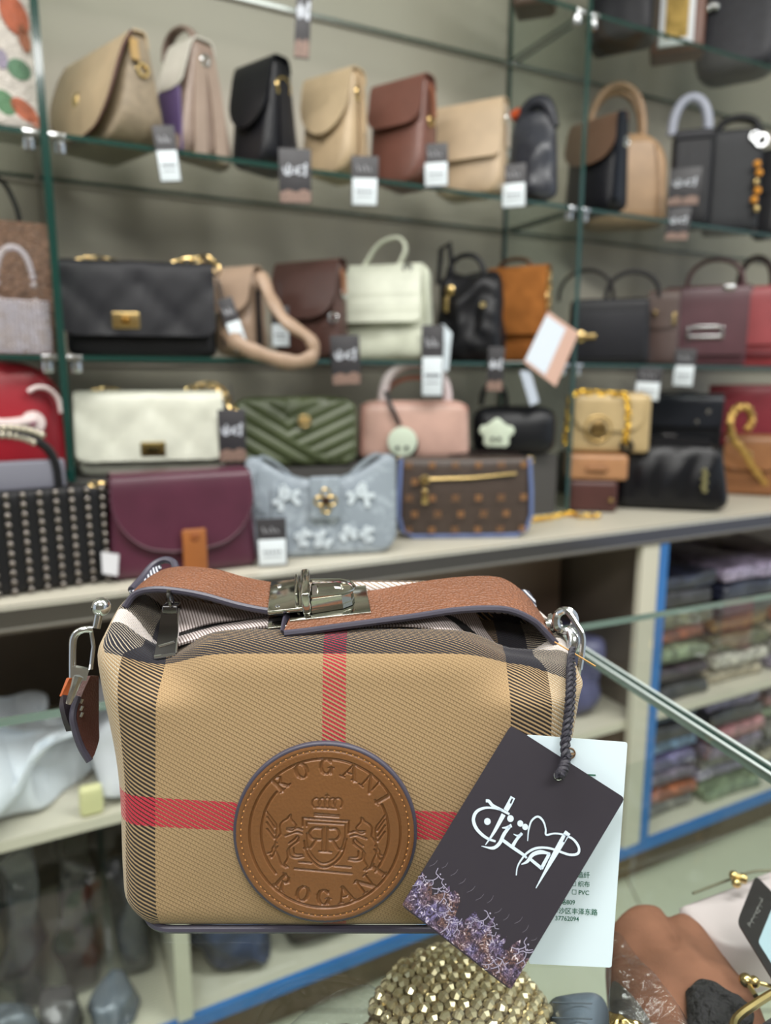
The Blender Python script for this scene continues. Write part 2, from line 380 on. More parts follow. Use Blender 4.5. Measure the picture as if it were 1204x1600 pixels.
for q in (far + Vector((.03, -.02, 0)), nearL + Vector((.03, .03, 0)), Vector((.95, -.1, 0))):
    boxm(q.x - .012, q.x + .012, q.y - .012, q.y + .012, 0, CT - .009).build('leg', CHROME, cz, world=True, smooth=False)
# ------------------------------------------------------------------ the plaid bag
BX, BY = (540 - 602) / F * .349, .305; HF, BD = .1415, .108
bag = thing('plaid_box_handbag', 'plaid woven box handbag with round embossed tan leather badge, standing on the glass counter', 'handbag', (BX, BY, CT + .0008))
pm = MT('plaid_twill'); uvn = pm.nt.nodes.new('ShaderNodeSeparateXYZ'); pm.nt.links.new(pm.tc.outputs['UV'], uvn.inputs[0])
U, V_ = S(pm.nt, uvn.outputs[0]), S(pm.nt, uvn.outputs[1])
wob = (pm.tex('Noise', 9, 'UV', Detail=1.0) - .5) * .0016
Vt = V_ + U * .045 + wob; Ut = U + wob * .5
TAN, PALE, INK, RED = lin((165, 139, 103)), lin((190, 178, 156)), lin((42, 38, 38)), lin((182, 52, 66))
def yarn(c, bands):
    cur = c
    for s_, col in bands: cur = pm.mix(s_, cur, col)
    return cur
warp = yarn(TAN, [(Ut.lt(-.1125), PALE), (Ut.band(-.1125, -.0925), INK), (Ut.band(-.0112, .0002), RED), (Ut.band(.0805, .101), INK), (Ut.gt(.101), PALE)])
weft = yarn(TAN, [(Vt.band(.0515, .0655), RED), (V_.band(HF + .000, HF + .030), lin((38, 38, 46))), (V_.band(HF + .030, HF + .046), lin((206, 200, 200))), (V_.gt(HF + .046), lin((40, 40, 48))), (V_.band(HF + .087, HF + .097), lin((206, 200, 200)))])
PR = .00212
ph = (V_ * (1 / PR) + U * (.52 / PR) + wob * 90)
tw = ph.frac(); dash = (U * (1 / .00145) + ph.op('FLOOR') * .37).frac()
strong = (Vt.band(.0515, .0655) + V_.gt(HF)).op('MINIMUM', 1.0)
face = (tw - strong * .24).gt(.5)                                     # warp float or weft float
base = pm.mix(face, weft, warp)
e1 = (tw - .5).op('ABSOLUTE'); groove = (e1.lt(.09) + e1.gt(.42) * 1.0).op('MINIMUM', 1.0)
gap = (dash.lt(.22) * tw.gt(.5)).op('MINIMUM', 1.0)
shade = ((groove * .46) + (gap * .46) + (pm.tex('Noise', 900, 'UV') - .5) * .5)
colr = pm.mix(shade.op('MAXIMUM', 0.0), base, pm.mix(.75, base, lin((92, 66, 40)), 'MULTIPLY'))
hgt = (tw * 6.2832).op('SINE') * .5 + (dash * 6.2832).op('SINE') * .25
pm.set(Base_Color=colr, Roughness=.85, Specular_IOR_Level=.2); pm.set(Sheen_Weight=.15); pm.bump(hgt, .45, .0003)
PLAID = pm.m
def smooth(x, a, b): t = max(0, min(1, (x - a) / (b - a))); return t * t * (3 - 2 * t)
def bagmap(p):                                      # rest box (x,y,z; z from 0) -> bag shape
    x, y, z = p; k = z / HF
    dz = 0; wt = smooth(z, HF - .03, HF - .004); ax = abs(x); yy = max(0, min(1, y / BD)); sn = math.sin(math.pi * yy)
    mid = 1 - smooth(ax, .045, .09)
    dz += (.002 * sn ** .8 + .009 * yy + .008 * smooth(y, .07, .1) * smooth(x, -.05, -.01) * (1 - smooth(x, .04, .09))) * wt
    ear = math.exp(-((ax - .112) / .022) ** 2) * (1 if x < 0 else .7)
    dz += .010 * ear * (max(0, sn) ** 1.2) * wt
    val = math.exp(-((ax - .082) / .017) ** 2)
    dz -= .0135 * val * math.exp(-((y - .022) / .030) ** 2) * wt
    dz -= .014 * smooth(y, .027, .036) * (1 - smooth(y, .084, .094)) * (1 - smooth(ax, .086, .106)) * wt
    dz -= .017 * smooth(x, .080, .112) * wt
    dz += .003 * math.exp(-((ax - .114) / .012) ** 2) * math.exp(-((y - .006) / .02) ** 2) * wt
    ed_ = .0045 * smooth(ax, .06, .11) * (math.sin(z * 55) * .5) * (1 if y < .01 else .3)
    bul = .0035 * math.sin(math.pi * min(1, k)) * (1 - (x / .12) ** 2) if y < .03 else 0
    nx = x * (1 + .115 * k ** 1.2) - .003 * k - math.copysign(.004, x) * math.exp(-((k - .55) / .3) ** 2) * smooth(ax, .09, .111)
    lean = .176 * z * (1 - yy) - .09 * z * yy
    nx -= math.copysign(.007 * (1 - smooth(z, 0, .018)) * smooth(ax, .085, .111), x)
    return Vector((nx, y + lean - bul - ed_ * .3 + .010 * val * wt * (1 - yy) ** 2, z * .985 + dz))
b = rbox(.111, BD / 2, HF / 2, .0135, 70, 24, 44, 7)
rest = {i: Vector((o.x, o.y + BD / 2, o.z + HF / 2)) for i, o in b.orig.items()}
b.v = [bagmap(Vector((v.x, v.y + BD / 2, v.z + HF / 2))) for v in b.v]
for fi, (a, sg) in b.tag.items():
    q = []
    for vi in b.f[fi]:
        r_ = rest[vi]; v = b.v[vi]; k = r_.z / HF
        nx = r_.x * (1 + .115 * k ** 1.2) - .003 * k
        if a == 1 and sg < 0: q.append((nx, r_.z))
        elif a == 2 and sg > 0:
            ux = nx + math.copysign(max(0, abs(r_.x) - .082) * .75, r_.x) * smooth(r_.y, .0, .02)
            q.append((ux, HF + (r_.y) * 1.0 + max(0, v.z - HF - .004) * .25))
        elif a == 0: q.append((math.copysign(.1185 + r_.y * .9, r_.x), r_.z + (HF * .0)))
        elif a == 1: q.append((nx, r_.z))
        else: q.append((nx, r_.y))
    b.uv[fi] = q
body = b.build('body', PLAID, bag, angle=180)
EDGE = mat((62, 59, 72), .42, 0, key='painted_leather_edge'); BRN = mat((124, 79, 54), .5, 0, (620, 1.0, .0012), (30, .15), 'pebbled_leather'); DBRN = leather((84, 48, 42), .45, 900, .4)
# base piping
def foot(z, off, n=60):
    pts = []; hx, hy, r = .1058 + off, BD / 2 + off, .016
    for cx, cy, a0 in ((hx - r, -(hy - r), -90), (hx - r, hy - r, 0), (-(hx - r), hy - r, 90), (-(hx - r), -(hy - r), 180)):
        for i in range(9): a = R(a0 + i * 11.25); pts.append(Vector((cx + r * math.cos(a), BD / 2 + cy + r * math.sin(a), z)))
    return pts
tube(foot(.0019, -.0032), .0019, 8, True).build('base_piping', EDGE, bag, label='dark painted leather base edge')
# embossed badge
FN = Vector((0, -math.cos(R(10)), math.sin(R(10)))); FU = Vector((0, math.sin(R(10)), math.cos(R(10))))
FP0 = Vector((BX, BY - .0045, CT))
def face_pt(px, py, off=0): return hit(px, py, FP0 + FN * off, FN)
BC = face_pt(508, 1299, .001); RB = .0434
segs = []
def K(w_, d_, *pts, close=False):
    pts = list(pts) + ([pts[0]] if close else [])
    for a_, b_ in zip(pts, pts[1:]): segs.append((a_[0], a_[1], b_[0], b_[1], w_, d_))
def to_unit(x, y): return ((x - 592) / 497, -(y - 558) / 483)
def Kc(w_, d_, *pts): K(w_, d_, *[to_unit(*p) for p in [tuple(q) for q in spline([(x, y, 0) for x, y in pts], max(2, len(pts) * 3))] for p in [p[:2]]])
def Kl(w_, d_, *pts): K(w_, d_, *[to_unit(*p) for p in pts])
def ring(rad, a0, a1, w_, d_, n=60): K(w_, d_, *[(rad * math.cos(R(a0 + (a1 - a0) * i / n)), rad * math.sin(R(a0 + (a1 - a0) * i / n))) for i in range(n + 1)])
ring(.835, 0, 360, .011, 1.0, 90); ring(.705, 139, 220, .011, 1.0, 30); ring(.705, -38, 27, .011, 1.0, 26)
G = {'R': [(0, 0, 0, 1, .16), (-.18, 0, .22, 0, .06), (-.18, 1, .2, 1, .06), (0, 1, .34, .98, .07), (.34, .98, .5, .78, .13), (.5, .78, .34, .55, .12), (.34, .55, 0, .52, .06), (.2, .52, .52, .02, .14), (.4, 0, .72, 0, .06)],
     'O': [(.0 + .36 * math.cos(R(a)) + .1, .5 + .5 * math.sin(R(a)), .1 + .36 * math.cos(R(a + 30)), .5 + .5 * math.sin(R(a + 30)), .06 + .11 * abs(math.cos(R(a + 15)))) for a in range(0, 360, 30)],
     'A': [(-.3, 0, .12, 1, .07), (.12, 1, .55, 0, .16), (-.15, .35, .4, .35, .06), (-.45, 0, -.12, 0, .06), (.36, 0, .74, 0, .06)],
     'N': [(-.3, 0, -.3, 1, .07), (-.3, 1, .45, 0, .16), (.45, 0, .45, 1, .07), (-.48, 0, -.12, 0, .05), (-.5, 1, -.2, 1, .05), (.28, 1, .64, 1, .05)],
     'I': [(0, 0, 0, 1, .17), (-.2, 0, .2, 0, .06), (-.2, 1, .2, 1, .06)]}
G['G'] = [(.1 + .36 * math.cos(R(a)), .5 + .5 * math.sin(R(a)), .1 + .36 * math.cos(R(a + 30)), .5 + .5 * math.sin(R(a + 30)), .06 + .11 * abs(math.cos(R(a + 15)))) for a in range(40, 330, 30)] + [(.42, 0.05, .42, .42, .14), (.25, .42, .6, .42, .06), (.42, .75, .42, .95, .06)]
HL = .165
for word, angs, top in (('ROGANI', (133.5, 110.5, 89, 68, 48, 30), 1), ('ROGANI', (-132, -110, -91.5, -73, -52, -34.5), 0)):
    for ch, a in zip(word, angs):
        rad = .665 if top else .805
        cx, cy = rad * math.cos(R(a)), rad * math.sin(R(a)); rot = R(a - 90) if top else R(a + 90); ca, sa = math.cos(rot), math.sin(rot)
        for (x0, y0, x1, y1, w_) in G[ch]:
            x0 -= .08; x1 -= .08
            segs.append((cx + (x0 * ca - y0 * sa) * HL, cy + (x0 * sa + y0 * ca) * HL, cx + (x1 * ca - y1 * sa) * HL, cy + (x1 * sa + y1 * ca) * HL, w_ * HL * .66, 1.0))
TW = .0085
horse = [[(350, 562), (345, 520), (360, 495), (385, 480), (398, 462)], [(405, 458), (408, 484), (432, 512), (425, 530), (385, 532)], [(385, 540), (410, 545), (440, 532), (468, 540)], [(375, 572), (410, 560), (435, 552), (465, 560)],
         [(395, 612), (425, 590), (440, 575), (448, 590), (430, 612)], [(350, 562), (328, 590), (318, 640), (338, 685), (352, 725), (378, 745)], [(448, 600), (410, 625), (385, 655), (388, 695), (370, 725), (390, 742)],
         [(395, 645), (400, 680), (432, 692), (475, 686)], [(420, 640), (425, 672), (470, 676)], [(328, 612), (305, 640), (300, 660), (278, 668)], [(332, 630), (318, 660), (300, 690), (292, 678)],
         [(270, 440), (300, 480), (326, 520), (322, 590)], [(276, 470), (318, 530)], [(274, 500), (316, 562)], [(276, 535), (314, 588)]]
for h in horse:
    Kc(TW, .8, *h); Kc(TW, .8, *[(1196 - x, y + 16) for x, y in h])
Kl(TW, .9, (470, 520), (470, 475), (724, 492), (720, 560)); Kc(TW, .9, (478, 600), (490, 660), (530, 715), (582, 745), (640, 725), (690, 670), (712, 590)); Kl(TW, .9, (476, 640), (494, 660))
Kl(TW, .7, (492, 520), (492, 498), (704, 510), (702, 600)); Kc(TW, .7, (492, 560), (500, 640), (540, 700), (584, 722), (640, 700), (684, 640), (700, 590))
Kl(.016, .8, (582, 530), (580, 655)); Kl(.016, .8, (606, 530), (603, 655)); Kl(TW, .8, (560, 657), (628, 662))
Kc(.012, .8, (575, 532), (530, 530), (505, 560), (525, 590), (575, 592)); Kc(.013, .8, (545, 592), (515, 635), (495, 640)); Kc(.012, .8, (612, 535), (655, 535), (672, 565), (655, 592), (612, 596)); Kc(.013, .8, (635, 596), (665, 645), (690, 648))
Kl(TW, .8, (425, 750), (740, 778)); Kl(TW, .8, (450, 714), (520, 720)); Kl(TW, .8, (640, 735), (735, 742)); Kl(TW, .7, (545, 418), (655, 426)); Kl(TW, .8, (535, 452), (668, 462)); Kl(TW, .7, (535, 462), (668, 471))
for cx_, rr in ((545, 26), (577, 22), (605, 18), (634, 22), (664, 26)):
    Kc(TW, .7, *[(cx_ + rr * math.cos(R(a)) * (.9), 396 - 28 * math.sin(R(a))) for a in range(-50, 240, 36)])
Kl(TW, .7, (604, 348), (604, 364)); Kl(TW, .6, (596, 356), (612, 356))
NG = 400; gx = np.linspace(-1, 1, NG); X_, Y_ = np.meshgrid(gx, gx); Hh = np.zeros_like(X_)
for x0, y0, x1, y1, w_, d_ in segs:
    pad = w_ * 2.2; i0, i1 = np.searchsorted(gx, [min(x0, x1) - pad, max(x0, x1) + pad]); j0, j1 = np.searchsorted(gx, [min(y0, y1) - pad, max(y0, y1) + pad])
    xs, ys = X_[j0:j1, i0:i1], Y_[j0:j1, i0:i1]; dx, dy = x1 - x0, y1 - y0; L2 = dx * dx + dy * dy + 1e-12
    t = np.clip(((xs - x0) * dx + (ys - y0) * dy) / L2, 0, 1); d = np.hypot(xs - x0 - t * dx, ys - y0 - t * dy)
    hh = -d_ * np.clip(1 - (d - w_ * .55) / (w_ * .9), 0, 1); Hh[j0:j1, i0:i1] = np.minimum(Hh[j0:j1, i0:i1], hh)
for _ in range(1): Hh = (Hh * 2 + np.roll(Hh, 1, 0) + np.roll(Hh, -1, 0) + np.roll(Hh, 1, 1) + np.roll(Hh, -1, 1)) / 6
RR_ = np.hypot(X_, Y_); Hh = Hh * .00095 + .0006 * np.clip((1 - RR_) / .05, 0, 1) ** .5 - .0004 * np.exp(-((RR_ - .93) / .012) ** 2)
ins = RR_ <= .985; vid = -np.ones(X_.shape, int); vid[ins] = np.arange(ins.sum())
EX, EYv = Vector((1, 0, 0)), FU; rotb = R(-4.0)
jj, ii = np.nonzero(ins); cr, sr = math.cos(rotb) * 0 + 1, 0
px_ = X_[ins] * RB; py_ = Y_[ins] * RB * .985
co = np.stack([BC.x + px_, BC.y + py_ * FU.y + (Hh[ins] + .0016) * FN.y, BC.z + py_ * FU.z + (Hh[ins] + .0016) * FN.z], 1)
a_, b_, c_, d_ = vid[:-1, :-1], vid[:-1, 1:], vid[1:, 1:], vid[1:, :-1]; ok = (a_ >= 0) & (b_ >= 0) & (c_ >= 0) & (d_ >= 0)
fs = np.stack([a_[ok], b_[ok], c_[ok], d_[ok]], 1)
me = bpy.data.meshes.new('badge_leather'); inv = mw(bag).inverted(); co = co @ np.array(inv.to_3x3()).T + np.array(inv.translation)
me.from_pydata(co.tolist(), [], fs.tolist()); me.polygons.foreach_set('use_smooth', [True] * len(fs))
me.materials.append(leather((120, 79, 44), .38, 700, .18, 'badge_leather'))
bo = bpy.data.objects.new('badge', me); C.objects.link(bo); bo.parent = bag; bo['label'] = 'round tan leather badge embossed ROGANI around two winged horses'
m = M(); N_ = 96; rings = [(.978, .0016), (1.0, .0017), (1.018, .0010), (1.02, -.001), (.9, -.0016)]
vs = [BC + EX * RB * r_ * math.cos(i / N_ * 2 * math.pi) + FU * RB * .985 * r_ * math.sin(i / N_ * 2 * math.pi) + FN * h_ for r_, h_ in rings for i in range(N_)]
m.add(vs, [[k * N_ + i, (k + 1) * N_ + i, (k + 1) * N_ + (i + 1) % N_, k * N_ + (i + 1) % N_] for k in range(len(rings) - 1) for i in range(N_)] + [[(len(rings) - 1) * N_ + i for i in range(N_)][::-1]])
eo = m.build('badge_edge', EDGE, bo, world=True, angle=60)
m = M(); NS = 84
for i in range(NS):
    a = (i + .2) / NS * 2 * math.pi; b2 = (i + .72) / NS * 2 * math.pi; pa_ = BC + EX * RB * .929 * math.cos(a) + FU * RB * .915 * math.sin(a); pb_ = BC + EX * RB * .929 * math.cos(b2) + FU * RB * .915 * math.sin(b2)
    tube([pa_ + FN * .0013, (pa_ + pb_) / 2 + FN * .0021, pb_ + FN * .0013], .0003, 5, m=m)
m.build('stitching', mat((176, 122, 62), .6, key='tan_thread'), bo, world=True, kind='stuff')
CK = MT('black_white_check'); k1, k2, k3 = CK.coord(); kt_ = ((k1 * 420) + (k3 * 420)).frac(); CK.set(Base_Color=CK.mix(kt_.gt(.6), lin((46, 46, 58)), lin((200, 204, 214))), Roughness=.8); CHK = CK.m
# zipper opening under the handle: front lip, dark slit, rear lip
def pts(*a): return [P(*q) for q in a]
m = ruled(pts((262, 1012, .347), (330, 994, .350), (380, 984, .352), (440, 978, .353), (560, 980, .353), (640, 978, .353), (700, 990, .352), (760, 1016, .349), (792, 1036, .346)),
          pts((262, 998, .360), (330, 981, .366), (380, 972, .368), (440, 962, .369), (560, 962, .369), (640, 957, .369), (690, 962, .366), (738, 1000, .358), (772, 1024, .352)), .0012, 40, 3, bow=.0006)
WB = MT('pale_webbing'); a1, a2, a3 = WB.coord(); t_ = ((a1 * 620) + (a2 * 300)).frac()
WB.set(Base_Color=WB.mix(t_.gt(.55), lin((196, 186, 184)), lin((112, 98, 94))), Roughness=.8); WB.bump(t_, .4, .0003)
m.build('zipper_tape', WB.m, bag, world=True, label='pale woven lip in front of the zipper')
m = ruled(pts((276, 995, .358), (330, 982, .364), (380, 975, .367), (440, 966, .368), (560, 966, .368), (640, 962, .368), (690, 964, .366), (735, 998, .358), (764, 1022, .353)),
          pts((276, 985, .372), (330, 972, .378), (380, 962, .380), (440, 952, .382), (560, 950, .382), (640, 946, .382), (690, 946, .380), (742, 990, .366), (775, 1014, .360)), .001, 40, 2)
m.build('zipper_slit', mat((20, 18, 20), .8, key='black_zip'), bag, world=True, label='black zipper slit')
m = ruled(pts((278, 990, .362), (330, 974, .368), (390, 966, .370), (440, 958, .372)), pts((282, 938, .384), (312, 942, .384), (380, 952, .384), (440, 950, .384)), .0012, 24, 6, bow=.001)
m.build('rear_lip', WB.m, bag, world=True, label='pale woven rear lip of the opening')
m = ruled(pts((692, 956, .370), (715, 985, .366), (742, 1008, .360), (768, 1030, .354)), pts((700, 942, .384), (735, 950, .382), (757, 985, .374), (778, 1012, .362)), .0012, 24, 6, bow=.001)
m.build('rear_lip', WB.m, bag, world=True, label='pale woven rear lip of the opening')
# handle
FE = ((196, 946, .362), (212, 926, .364), (240, 919, .364), (275, 921, .364), (320, 929, .362), (370, 943, .360), (415, 952, .359), (446, 955, .359), (470, 955, .359))
BE = ((224, 916, .392), (238, 902, .394), (262, 891, .396), (295, 888, .396), (340, 893, .395), (380, 904, .394), (420, 912, .393), (445, 915, .393), (474, 914, .393))
hd = ruled(pts(*FE), pts(*BE), .0024, 40, 6, bow=.0006).build('handle_strap', BRN, bag, world=True, label='brown pebbled leather handle, half with the buckle plate')
tube([p + Vector((0, -.0004, -.0006)) for p in spline(pts(*FE), 40)], .0019, 8, flat=1).build('painted_edge', EDGE, hd, world=True)
FR = ((444, 988, .342), (480, 984, .343), (530, 977, .345), (590, 969, .348), (650, 961, .352), (710, 952, .357), (765, 949, .358), (800, 953, .359), (832, 968, .359), (850, 985, .359), (868, 1004, .358))
BR = ((468, 940, .372), (500, 934, .376), (540, 929, .380), (590, 924, .384), (650, 913, .386), (710, 905, .389), (762, 903, .391), (790, 909, .391), (818, 930, .390), (838, 955, .388), (858, 985, .384))
hd2 = ruled(pts(*FR), pts(*BR), .0024, 50, 6, bow=.0006).build('handle_strap', BRN, bag, world=True, label='brown pebbled leather handle half carrying the turn lock')
tube([p + Vector((0, -.0004, -.0006)) for p in spline(pts(*FR), 50)], .0019, 8).build('painted_edge', EDGE, hd2, world=True)
ruled(pts((444, 988, .3415), (446, 972, .350), (455, 955, .360), (468, 940, .3725)), pts((441, 990, .3415), (443, 973, .350), (452, 955, .362), (465, 939, .3725)), .0040, 12, 2).build('tab_end', EDGE, hd2, world=True)
# buckle: frame fitted to strap plane
o_ = P(453, 977, .3485); ex_ = (P(580, 963, .3525) - o_); ey_ = (P(478, 928, .384) - o_); LX, LY = ex_.length, ey_.length; ex_.normalize(); ey_ = (ey_ - ex_ * ey_.dot(ex_)).normalized(); ez_ = ex_.cross(ey_)
def BL(x, y, z): return o_ + ex_ * x + ey_ * y + ez_ * z
def bbox3(x0, x1, y0, y1, z0, z1, r=.0004, m=None):
    m2 = rbox((x1 - x0) / 2, (y1 - y0) / 2, (z1 - z0) / 2, r, 1, 1, 1, 2, c=((x0 + x1) / 2, (y0 + y1) / 2, (z0 + z1) / 2)); m = m or M()
    return m.add([BL(*v) for v in m2.v], m2.f)
bk = bbox3(0, LX, 0, LY * .92, .0012, .0026).build('buckle_plate', NICKEL, bag, world=True, label='polished nickel buckle plate')
bbox3(-.011, .0105, .005, LY * 1.16, .0046, .0068).build('strap_clamp', NICKEL, bk, world=True)
bbox3(-.0115, .0045, -.001, LY * .95, -.0004, .0004).build('lower_plate', NICKEL, bk, world=True)
for yy in (.010, LY * .98): lathe([(0, 0), (.0014, 0), (.0012, .0006), (0, .0008)], 12, (0, 0, 0)).map(lambda v: BL(-.006 + v.x, yy + v.y, .0068 + v.z)).build('rivet', SILVER, bk, world=True)
m = M(); bbox3(.0068, .0115, .004, LY * 1.02, .0026, .0150, .0014, m); m.build('pivot_bar', NICKEL, bk, world=True)
bbox3(.0034, .0052, .008, LY * .95, .0026, .0135, .0008).build('pivot_rib', NICKEL, bk, world=True)
n_ = 14; out = [(.0115, .0045), (.0280, .0065), (.0330, .0095), (.0345, .0135), (.0345, .0175), (.0325, .0215), (.0270, .0240), (.0115, .0262)]
m = M(); cen = Vector((.021, .0153, 0)); lay = [(1.0, .0030), (1.0, .0052), (.97, .0058), (.97, .0098), (.90, .0108), (.62, .0112), (.56, .0098)]
vs = [BL(cen.x + (x - cen.x) * k_, cen.y + (y - cen.y) * k_, z) for k_, z in lay for x, y in out]; no = len(out)
m.add(vs, [[a * no + i, a * no + (i + 1) % no, (a + 1) * no + (i + 1) % no, (a + 1) * no + i] for a in range(len(lay) - 1) for i in range(no)] + [[(len(lay) - 1) * no + i for i in range(no)]])
m.build('turn_lock', NICKEL, bk, world=True, smooth=False, label='wedge shaped turn lock')
tube([BL(*q) for q in ((.012, .005, .0122), (.028, .0068, .0116), (.0335, .0100, .0112), (.0350, .0155, .0110), (.0335, .0205, .0112), (.028, .0238, .0116), (.012, .0262, .0122))], .0009, 8).build('lock_rim', NICKEL, bk, world=True)
# zipper pull
zp = ruled(pts((252, 952, .352), (250, 975, .350), (246, 1000, .347), (241, 1026, .343)), pts((279, 950, .353), (278, 975, .351), (277, 1000, .348), (275, 1021, .345)), .0016, 8, 4).build('zipper_pull', DSIL, bag, world=True, label='dark nickel rectangular zipper pull')
tube(pts((241, 1027, .3425), (275, 1022, .3445)), .0011, 8).build('pull_rim', SILVER, zp, world=True)
tube(pts((248, 1010, .3445), (272, 1003, .3465)), .0007, 8).build('pull_rim', SILVER, zp, world=True)
tube(pts((279, 950, .3525), (278, 985, .350), (275, 1020, .3445)), .0006, 6).build('pull_rim', SILVER, zp, world=True)
torus(P(266, 936, .353), .0042, .0011, (1, .2, .2)).build('pull_ring', DSIL, zp, world=True)
rbox(.004, .004, .0022, .001).map(lambda v: v + P(268, 950, .354)).build('zipper_slider', DSIL, zp, world=True)
# side hardware
def ball(c, r, name, par, mt=SILVER): return lathe([(r * math.sin(R(a)), -r * math.cos(R(a))) for a in range(0, 181, 15)], 16, c).build(name, mt, par, world=True)
lh = tube(spline(pts((156, 950, .362), (153, 966, .360), (150, 982, .358)), 8), [.0022] * 8, 10).build('side_stud', SILVER, bag, world=True, label='silver stud and clasp at the strap end')
ball(P(158, 948, .361), .0050, 'stud_head', lh)
D1 = ((144, 983, .356), (130, 984, .354), (119, 990, .353), (114, 1002, .352), (113, 1030, .350), (113, 1058, .348))
tube(spline(pts(*D1), 24), .0019, 10).build('clasp_loop', SILVER, lh, world=True)
tube(pts((142, 984, .356), (146, 1010, .354), (142, 1046, .350)), .0011, 8).build('clasp_loop', SILVER, lh, world=True)
ruled(pts((113, 1040, .348), (140, 1045, .350)), pts((114, 1060, .347), (135, 1062, .349)), .004, 4, 3).build('clasp_swivel', SILVER, lh, world=True)
tube(spline(pts((122, 1058, .347), (116, 1075, .344), (107, 1100, .341)), 10), [.0028, .0026, .0024, .0022, .0021, .002, .0019, .0018, .0017, .0014], 8).build('clasp_lever', SILVER, lh, world=True)
sl = ruled(pts((137, 1056, .362), (122, 1090, .352), (117, 1130, .346), (128, 1165, .344), (140, 1188, .343)), pts((150, 1056, .368), (150, 1090, .366), (150, 1130, .362), (150, 1158, .358), (142, 1187, .344)), .0035, 24, 5).build('shoulder_strap_tab', DBRN, bag, world=True, label='dark brown pointed leather tab of the shoulder strap')
tube([p for p in spline(pts((122, 1088, .352), (115, 1110, .348), (115, 1130, .3455), (126, 1165, .3435), (140, 1189, .3425)), 24)], .0019, 8).build('painted_edge', EDGE, sl, world=True)
for yy in (1092, 1103, 1113): tube(pts((129, yy, .3475), (126, yy + 7, .3465)), .0008, 6).build('stitch', SILVER, sl, world=True)
ruled(pts((96, 1088, .352), (96, 1104, .347), (101, 1125, .346), (108, 1142, .347)), pts((121, 1090, .358), (118, 1110, .354), (115, 1125, .352), (113, 1142, .351)), .003, 16, 4).build('strap_loop', mat((44, 38, 44), .4, key='black_loop'), sl, world=True, label='black strap keeper loop')
ruled(pts((106, 1060, .358), (94, 1088, .353)), pts((122, 1056, .364), (116, 1086, .358)), .002, 6, 4).build('strap_face', leather((176, 92, 50)), sl, world=True, label='orange brown strap face')
# loop of the handle behind the strap start
tube(spline(pts((205, 922, .40), (222, 903, .415), (238, 884, .425), (256, 875, .428), (270, 878, .425), (275, 889, .420)), 20), .0022, 8).build('rear_strap_edge', EDGE, bag, world=True)
ruled(pts((202, 926, .398), (220, 908, .413), (236, 890, .423)), pts((214, 926, .398), (240, 908, .413), (252, 884, .423)), .0016, 12, 4).build('rear_ear', CHK, bag, world=True)
rh = torus(P(861, 975, .370), .0042, .0018, (1, -.25, .1)).build('side_stud', SILVER, bag, world=True, label='silver stud and swivel clasp at the other strap end')
lathe([(.0, -.006), (.0035, -.006), (.0042, -.004), (.0030, -.0015), (.0048, 0), (.0030, .003), (0, .004)], 18, P(868, 978, .368), 'x').build('stud_head', SILVER, rh, world=True)
torus(P(883, 970, .364), .0058, .0021, (.3, -1, .2)).build('clasp_loop', SILVER, rh, world=True)
tube(spline(pts((872, 958, .362), (885, 955, .360), (900, 976, .357), (910, 995, .354), (909, 1020, .352), (905, 1046, .350)), 24), .0016, 8).build('clasp_hook', SILVER, rh, world=True)
tube(spline(pts((890, 985, .361), (896, 1000, .358), (892, 1016, .356), (888, 1025, .355)), 10), [.0026, .003, .0034, .0036, .0036, .0034, .003, .0028, .0026, .002], 10).build('clasp_swivel', SILVER, rh, world=True)
tube(pts((905, 1044, .350), (903, 1056, .350), (899, 1070, .352)), .0012, 6).build('clasp_tip', SILVER, rh, world=True)
# fold of fabric standing at the far corner
ruled(pts((812, 922, .415), (824, 925, .418), (834, 940, .415)), pts((808, 945, .405), (822, 950, .405), (838, 965, .402)), .002, 8, 4).build('rear_ear', CHK, bag, world=True)
tube(spline(pts((866, 1003, .353), (890, 1017, .348), (912, 1030, .343), (930, 1041, .340)), 14), .0004, 5).build('loose_thread', mat((190, 140, 70), .6, key='gold_thread'), bag, world=True)
# ------------------------------------------------------------------ swing tags
def twist(path, r, Rr, pitch, name, mt, par=None):
    pp = spline(path, 90); L = 0; o = None
    for ph in (0, math.pi):
        q = []; L = 0
        for i, p in enumerate(pp):
            t = (pp[min(i + 1, 89)] - pp[max(i - 1, 0)]).normalized(); a = Vector((0, -1, 0)); a = (a - t * a.dot(t)).normalized(); b2 = t.cross(a)
            if i: L += (p - pp[i - 1]).length
            an = L / pitch * 2 * math.pi + ph; q.append(p + (a * math.cos(an) + b2 * math.sin(an)) * Rr)
        m_ = tube(q, r, 6) if o is None else tube(q, r, 6, m=o)
        o = m_
    return o
CORD = mat((36, 34, 44), .6, 0, (900, .4, .0005), key='black_cord')
def plane(y0, k): n = Vector((0, -1, k)).normalized(); return Vector((0, y0, CT)), n
PBk, PWh = plane(.2752, .38), plane(.2882, .28)
cd = thing('tag_cord', 'twisted black cord tying both swing tags to the silver clasp', 'cord', P(886, 1030, .343))
twist(pts((894, 1014, .350), (890, 1040, .336), (889, 1080, .323), (886, 1120, .316), (881, 1160, .309), (882, 1185, .304)), .00115, .0009, .006, 'cord', CORD).build('strand', CORD, cd, world=True)
twist(pts((893, 1016, .349), (896, 1060, .331), (893, 1110, .320), (888, 1150, .312), (884, 1180, .306)), .0008, .0007, .006, 'cord', CORD).build('strand', CORD, cd, world=True)
twist(pts((885, 1176, .3085), (883, 1190, .304), (879, 1203, .300), (873, 1213, .2965)), .0014, .0012, .004, 'cord', CORD).build('knot', CORD, cd, world=True)
